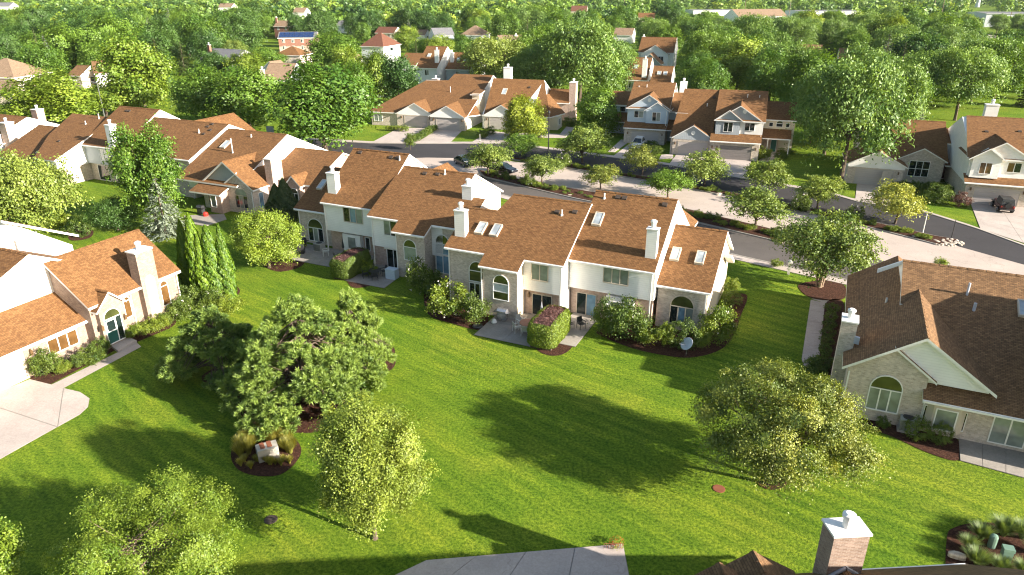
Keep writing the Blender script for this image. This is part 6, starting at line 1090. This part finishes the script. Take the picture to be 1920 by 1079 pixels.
# ------------------------------------------------------------------ patio things
def chair(p_, ang, label, mat, seat, group=None, z=.065):
    o = empty('patio_chair', (p_.x, p_.y, z), ang, label=label, cat='chair', group=group); mb = MB()
    MB().box(-.25, .25, -.25, .25, .42, .46).put('seat', seat, o); MB().raw([(-.24, -.25, .5), (-.24, .25, .5), (-.36, .25, .98), (-.36, -.25, .98), (-.2, -.25, .5), (-.2, .25, .5), (-.32, .25, .98), (-.32, -.25, .98)], [(0, 1, 2, 3), (4, 5, 6, 7), (0, 1, 5, 4), (2, 3, 7, 6), (1, 2, 6, 5), (0, 3, 7, 4)]).put('backrest', seat, o)
    for x in (-.25, .25):
        for y in (-.27, .27): MB().tube([(x * 1.1, y * 1.08, 0), (x, y, .66)], .022, 6).put('leg', mat, o)
    for y in (-.28, .28): MB().box(-.28, .28, y - .03, y + .03, .64, .68).put('armrest', mat, o)
def table(p_, r_, label, top, leg, z=.065):
    o = empty('patio_table', (p_.x, p_.y, z), 0, label=label, cat='table'); MB().lathe([(r_, .69), (r_ + .01, .705), (r_, .73)], 0, 0, 24).put('table_top', top, o)
    for k in range(4): a = k * math.pi / 2 + .7; MB().tube([(math.cos(a) * r_ * .7, math.sin(a) * r_ * .7, 0), (math.cos(a) * r_ * .6, math.sin(a) * r_ * .6, .69)], .025, 6).put('leg', leg, o)
def parasol(p_, label, mat, z=.065, h=2.3):
    o = empty('parasol', (p_.x, p_.y, z), 0, label=label, cat='parasol'); MB().tube([(0, 0, 0), (0, 0, h)], .022, 6).put('pole', 'dark_metal', o); MB().lathe([(.24, 0), (.22, .08), (.04, .1)], 0, 0, 12).put('foot', 'dark_metal', o)
    mb = MB()
    for k in range(8): a = k * math.pi / 4; mb.raw([(0, 0, h), (.15 * math.cos(a), .15 * math.sin(a), h * .5), (.07 * math.cos(a + .39), .07 * math.sin(a + .39), h * .42), (.15 * math.cos(a + .78), .15 * math.sin(a + .78), h * .5)], [(0, 1, 2, 3)])
    mb.put('folded_canopy', mat, o)
tc = FMv(.9, -2.4); table(tc, .72, 'round tan glass patio table with white frame beside the bright hedge', 'terracotta', 'white_metal'); parasol(FMv(1.5, -.9), 'folded striped parasol standing by the dark sliding door', 'striped_fabric')
for i, a in enumerate((200, 255, 320, 130)): p_ = tc + Vector((math.cos(R(a)), math.sin(R(a)))) * 1.02; chair(p_, R(a + 180), 'white framed chair at the round tan patio table', 'white_metal', 'curtain', 'chairs at the round tan table')
def grill(p_, ang, label, lid, body):
    o = empty('grill', (p_.x, p_.y, .065), ang, label=label, cat='grill'); MB().box(-.4, .4, -.28, .28, .08, .78).put('cabinet', body, o)
    MB().prism([(-.3, .8), (.3, .8), (.3, .95), (.16, 1.12), (-.16, 1.12), (-.3, .95)], 'u', -.42, .42).put('lid', lid, o); MB().tube([(-.3, -.33, .95), (.3, -.33, .95)], .018, 6).put('handle', 'grill_steel', o)
    for s in (-1, 1): MB().box(s * .6 - .17, s * .6 + .17, -.26, .26, .78, .82).put('side_shelf', lid, o)
grill(FMv(-1.9, -1.55), R(-24.5), 'stainless steel gas grill against the brick wall', 'grill_steel', 'grill_steel'); grill(FMv(-30.4, 6.3), R(-20), 'black covered grill on the leftmost patio', 'dark_metal', 'dark_metal')
tag(MB().lathe([(.42, 0), (.45, .1), (.38, .18), (.2, .2)], 0, 0, 14).put('hose_reel', 'dark_metal', None, loc=(*FMv(-3.3, -3.6), .04)), 'dark coiled hose at the corner of the grill patio', 'hose'); tag(MB().lathe([(.2, 0), (.26, .1), (.2, .3), (.1, .4)], 0, 0, 10).put('bag', 'white_metal', None, loc=(*FMv(-2.3, -2.4), .065)), 'white bag on the ground left of the grill', 'bag')
for i, (u, v, a) in enumerate(((4.0, -.6, 30), (4.9, -.2, -60))): chair(FMv(u, v), R(a), ('dark metal chair nearest the hedge on the small patio', 'dark metal chair nearest the curtained door on the small patio')[i], 'dark_metal', 'dark_metal')
chair(FMv(3.9, -2.0), R(100), 'brown chair with blue towel on the small patio', 'dark_metal', 'rust_stain'); tag(MB().box(-.2, .2, -.16, .16, .0, .12).put('towel', 'plastic_blue', None, loc=(*FMv(3.9, -2.0), .53)), 'bright blue towel on the brown chair', 'towel')
tc = FMv(-17.9, 2.3); table(tc, .65, 'black round patio table with potted plant beside the shaded hedge', 'dark_metal', 'dark_metal'); parasol(FMv(-18.3, 3.0), 'folded beige parasol beside the black patio table', 'box_beige')
for a in (30, 200, 280): p_ = tc + Vector((math.cos(R(a)), math.sin(R(a)))) * .95; chair(p_, R(a + 180), 'black metal chair at the black round table', 'dark_metal', 'dark_metal', 'chairs at the black round table')
tag(MB().box(-.55, .55, -.38, .38, 0, .95).box(-.58, .58, -.41, .41, .95, 1.02).put('storage_box', 'siding_blue', None, loc=(*FMv(-16.1, 2.7), .06), rot=(0, 0, R(-24.5))), 'pale blue storage bin beside the dark flowering bush', 'box')
put_shrub('light', FMv(-17.8, 2.4).to_3d() + Vector((0, 0, 0)), .35, .4, 'small potted plant on the black patio table', name='potted_plant').location.z = .8
def ac(p_, ang, label):
    o = empty('air_conditioner', (p_.x, p_.y, .06), ang, label=label, cat='air conditioner'); MB().box(-.45, .45, -.45, .45, .05, .85).put('casing', 'ac_metal', o); MB().box(-.47, .47, -.47, .47, .85, .9).put('top_panel', 'ac_metal', o); MB().lathe([(.34, .9), (.34, .94), (.1, .96)], 0, 0, 16).put('fan_grille', 'dark_metal', o)
    MB().box(-.55, .55, -.55, .55, -.02, .05).put('pad', 'concrete', o)
    for k in range(9): MB().box(-.455, .455, -.465, -.45, .12 + k * .08, .15 + k * .08).put('louvre', 'dark_metal', o)
ac(FMv(-27.9, 6.2), R(-24.5), 'beige air conditioner against the wall of the leftmost patio'); ac(G(1698, 806), R(-24.5), 'grey-green air conditioner beside the bay window at right')
chair(FMv(-26.3, 5.2), R(200), 'patio chair with pale cushion beside the left air conditioner', 'white_metal', 'curtain'); chair(FMv(-24.2, 4.4), R(10), 'black chair at the end of the leftmost patio', 'dark_metal', 'dark_metal'); chair(FMv(-22.9, 4.0), R(170), 'black chair beside the shaded hedge on the leftmost patio', 'dark_metal', 'dark_metal'); parasol(FMv(-24.2, 5.6), 'folded dark parasol on the leftmost patio', 'dark_metal')
table(FMv(-23.6, 4.3), .5, 'small black table on the leftmost patio', 'dark_metal', 'dark_metal'); tag(MB().prism([(-.3, 0), (.3, 0), (.36, .95), (-.36, .95)], 'u', -.34, .34).put('planter_bin', 'dark_metal', None, loc=(*FMv(-29.2, 4.7), .06)), 'dark tapered bin on the leftmost patio', 'bin')
tag(MB().box(-.5, .5, -.25, .25, 0, .35).put('stone_bench', 'stone_pale', None, loc=(*FMv(-30.3, 4.0), .06), rot=(0, 0, R(20))), 'low stone bench at the left end of the leftmost patio', 'bench')
g = G(378, 402); grill(g, R(-24), 'black kettle grill on the patio of the left row', 'dark_metal', 'dark_metal'); tag(MB().lathe([(.3, 0), (.34, .3), (.2, .5)], 0, 0, 12).put('tub', 'red', None, loc=(g.x + .9, g.y - .9, .05)), 'red tub beside the grill of the left row', 'tub')
# dish, boxes, stones, lids
g = G(1286, 668); o = empty('satellite_dish', (g.x, g.y, .03), R(15), label='grey satellite dish on a short pole in front of the bushes', cat='satellite dish'); MB().tube([(0, 0, 0), (0, 0, .95)], .03, 8).put('pole', 'grill_steel', o)
dm = MB().lathe([(.02, 0), (.3, .04), (.52, .13), (.54, .12), (.3, .02), (.02, -.03)], 0, 0, 20).put('dish', 'flashing', o, True); dm.location = (0, -.05, 1.05); dm.rotation_euler = (R(50), 0, R(-75)); MB().tube([(-.1, 0, .95), (-.62, .1, 1.1)], .02, 6).put('feed_arm', 'grill_steel', o)
g = G(500, 862); o = empty('utility_box', (g.x, g.y + .3, .03), R(28), label='rust-stained pale utility box in the round grassy bed', cat='utility box'); MB().prism([(-.5, 0), (.5, 0), (.5, .62), (.3, .85), (-.5, .85)], 'u', -.62, .62).put('cabinet', 'box_beige', o)
for a, b_ in ((-.4, -.12), (.02, .3)): MB().box(a, b_, -.34, .36, .851, .862).put('rust_streak', 'rust_stain', o)
g = G(1858, 1026); tag(MB().lathe([(.2, 0), (.2, .62), (.16, .74), (.06, .78)], 0, 0, 12).put('utility_pedestal', 'box_green', None, loc=(g.x, g.y, .03)), 'pale green rounded utility pedestal in the rock bed', 'utility box'); g = G(1882, 1056); tag(MB().box(-.22, .22, -.18, .18, 0, .8).box(-.25, .25, -.21, .21, .8, .98).put('utility_cabinet', 'box_green', None, loc=(g.x, g.y, .03), rot=(0, 0, -.3)), 'taller grey-green utility cabinet in the rock bed', 'utility box')
def boulder(p_, sx, sy, sz, label, rot=0, seed=0, group=None):
    bm = bmesh.new(); bmesh.ops.create_icosphere(bm, subdivisions=2, radius=1); qq = random.Random(seed); ph = [qq.uniform(0, 6) for _ in range(6)]
    for v in bm.verts:
        c_ = v.co; k = 1 + .14 * math.sin(c_.x * 3 + ph[0]) * math.cos(c_.y * 3.4 + ph[1]) + .08 * math.sin(c_.z * 5 + ph[2]); v.co = Vector((max(-.8, min(.8, c_.x * k)) * sx * 1.2, max(-.8, min(.8, c_.y * k)) * sy * 1.2, max(-.3, min(.75, c_.z * k)) * sz * 1.2))
    me = bpy.data.meshes.new('boulder'); bm.to_mesh(me); bm.free(); me.materials.append(MAT['stone_pale']); o = link('boulder', me, None, (p_.x, p_.y, sz * .3), (0, 0, rot)); tag(o, label, 'rock', group)
boulder(G(1793, 1046), .42, .2, .26, 'pale oblong stone at the left edge of the rock bed', -.5, 1); boulder(G(1816, 1070), .55, .2, .24, 'longest pale stone at the bottom of the rock bed', -.25, 2); boulder(G(1856, 1079), .5, .26, .26, 'third pale stone on the bottom edge in the rock bed', -.2, 3)
for bx, by, s, lb in ((1520, 400, .5, 'pale boulder in the far island beneath the white blossoms'), (1715, 446, .4, 'small pale boulder near the right end of the far island'), (1463, 455, .5, 'pale boulder at the right tip of the near island'), (1055, 316, .4, 'boulder at the left end of the far island'), (1348, 366, .5, 'boulder in the far island before the dark garage'), (1068, 368, .35, 'small boulder in the near island above the roof ridge')): boulder(G(bx, by), s, s * .6, s * .5, lb, bx, int(bx))
rc = G(1775, 456)
for i in range(70):
    a = q.random() * 6.28; r_ = math.sqrt(q.random()); s = q.uniform(.14, .26); boulder(rc + Vector((r_ * 1.9 * math.cos(a), r_ * 1.1 * math.sin(a), 0)), s, s * .8, s * .7, 'rounded cobble in the stone circle at the island tip', a, i, 'cobbles of the stone circle')
for bx, by, lb in ((508, 975, 'dark round manhole lid in the shaded lawn at lower left'), (1348, 917, 'brown round manhole lid left of the crabapple tree')):
    g = G(bx, by); o = tag(MB().lathe([(.36, 0), (.36, .03), (.3, .035)], 0, 0, 20).put('manhole_lid', 'rust_stain' if bx > 900 else 'vent_dark', None, loc=(g.x, g.y, .0)), lb, 'manhole lid')
o = put_shrub('redflower', G(1156, 1026), .8, .55, 'red flowers at the corner of the bottom terrace', name='flower_clump')
g = G(1150, 1032); mb = MB()
for k in range(9): mb.tube([(k * .12 - .5, 0, .05), (k * .12 - .5, 0, .38)], .012, 5)
mb.tube([(-.5, 0, .38), (.46, 0, .38)], .012, 5); tag(mb.put('wire_edging', 'rust_stain', None, loc=(g.x, g.y, .06)), 'low rusty wire edging below the red flowers', 'edging')
g = G(686, 664); tag(MB().box(-.05, .05, -.05, .05, 0, .8).box(-.12, .12, -.03, .03, .62, .86).put('marker_post', 'white_metal', None, loc=(g.x, g.y, .03)), 'short white marker post beside the pines', 'post')
# street furniture
def pole(name, bx, by, ty, r_, mat, label, cat='post', head=None):
    b_ = G(bx, by); h_ = topz(b_, ty); o = empty(name, (b_.x, b_.y, .02), 0, label=label, cat=cat); MB().tube([(0, 0, 0), (0, 0, h_)], [r_ * 1.2, r_ * .8], 8).put('post', mat, o); return o, h_
o, h_ = pole('street_lamp', 1028, 287, 214, .09, 'dark_metal', 'slim dark lamp post rising beside the hipped corner house', 'street lamp'); MB().lathe([(.1, h_), (.22, h_ + .15), (.2, h_ + .4), (.05, h_ + .55)], 0, 0, 10).put('lantern', 'dark_metal', o)
o, h_ = pole('street_lamp', 197, 224, 156, .12, 'grill_steel', 'grey street lamp with long arm above the maples at left', 'street lamp'); MB().tube([(0, 0, h_), (-1.6, 0, h_ + .25), (-4.4, 0, h_ + .5)], [.09, .07, .06], 6).put('arm', 'grill_steel', o); MB().box(-5.1, -4.3, -.16, .16, h_ + .42, h_ + .58).put('lamp_head', 'white_metal', o)
o, h_ = pole('sign_post', 1658, 352, 328, .05, 'white_metal', 'pale square notice sign on the lawn by the large locust', 'sign'); MB().box(-.75, .75, -.06, -.02, h_ - .9, h_ + .5).put('sign_board', 'box_beige', o)
o, h_ = pole('sign_post', 1730, 437, 402, .06, 'white_metal', 'white post standing in the far island near its right end', 'post'); o, h_ = pole('sign_post', 1783, 450, 412, .05, 'dark_metal', 'thin dark post in the stone circle', 'post')
o, h_ = pole('sign_post', 509, 262, 246, .05, 'white_metal', 'grey sign panel on the far lawn right of the left row', 'sign'); MB().box(-.7, .7, -.06, -.02, h_ - .3, h_ + .9).put('sign_board', 'ac_metal', o)
o, h_ = pole('sign_post', 900, 266, 252, .04, 'white_metal', 'short white post on the lawn between two garage drives', 'post')
g = G(1478, 515); o = empty('mailbox', (g.x, g.y, .04), R(-20), label='white mailbox post beside the near sidewalk', cat='mailbox'); MB().box(-.12, .12, -.12, .12, 0, 1.1).put('post', 'white_metal', o); MB().prism([(-.2, 1.1), (.2, 1.1), (.2, 1.3), (.1, 1.42), (-.1, 1.42), (-.2, 1.3)], 'v', -.3, .3).put('box', 'white_metal', o)
for bx, by, ty, lb in ((1394, 40, -8, 'utility pole left of the shopping entrance'), (1478, 38, -12, 'tall pole right of the shopping entrance'), (1746, 40, -6, 'first utility pole of the group at top right'), (1762, 42, 0, 'second utility pole of the group at top right'), (1776, 36, -4, 'third utility pole of the group at top right'), (1795, 46, 6, 'fourth utility pole of the group at top right'), (1886, 66, 22, 'leaning utility pole beside the far road'), (1170, 20, -10, 'lone utility pole above the centre right trees')): pole('utility_pole', bx, by, ty, .22, 'bark_pale', lb, 'pole')
g = G(1832, 14); o = empty('water_tower', (g.x, g.y, 0), 0, label='pale water tower on the skyline at top right', cat='water tower'); MB().lathe([(3.2, 0), (2.4, 6), (2.2, 26), (4, 30)], 0, 0, 20).put('shaft', 'siding_pale', o); MB().lathe([(4, 30), (9, 33), (10, 37), (8, 41), (3, 43)], 0, 0, 24).put('tank', 'siding_pale', o, True)
area('far_road', gp((1838, 62), (1900, 74), (1930, 92), (1850, 76), (1835, 68)), .02, 'concrete_road')

# the air between here and the skyline
hz = MB().box(-2700, 2700, -260, 3500, -1.5, 52).put('haze', 'dark_metal', None); hz['kind'] = 'stuff'; hz['label'] = 'thin pale summer haze over the whole neighbourhood'; hz['category'] = 'haze'
m = bpy.data.materials.new('haze'); m.use_nodes = True; nt = m.node_tree; nt.nodes.clear(); pv = N(nt, 'ShaderNodeVolumePrincipled'); pv.inputs['Color'].default_value = (.86, .9, .96, 1); pv.inputs['Density'].default_value = .00003; pv.inputs['Anisotropy'].default_value = .1
L(nt, pv.outputs[0], N(nt, 'ShaderNodeOutputMaterial').inputs['Volume']); hz.data.materials[0] = m
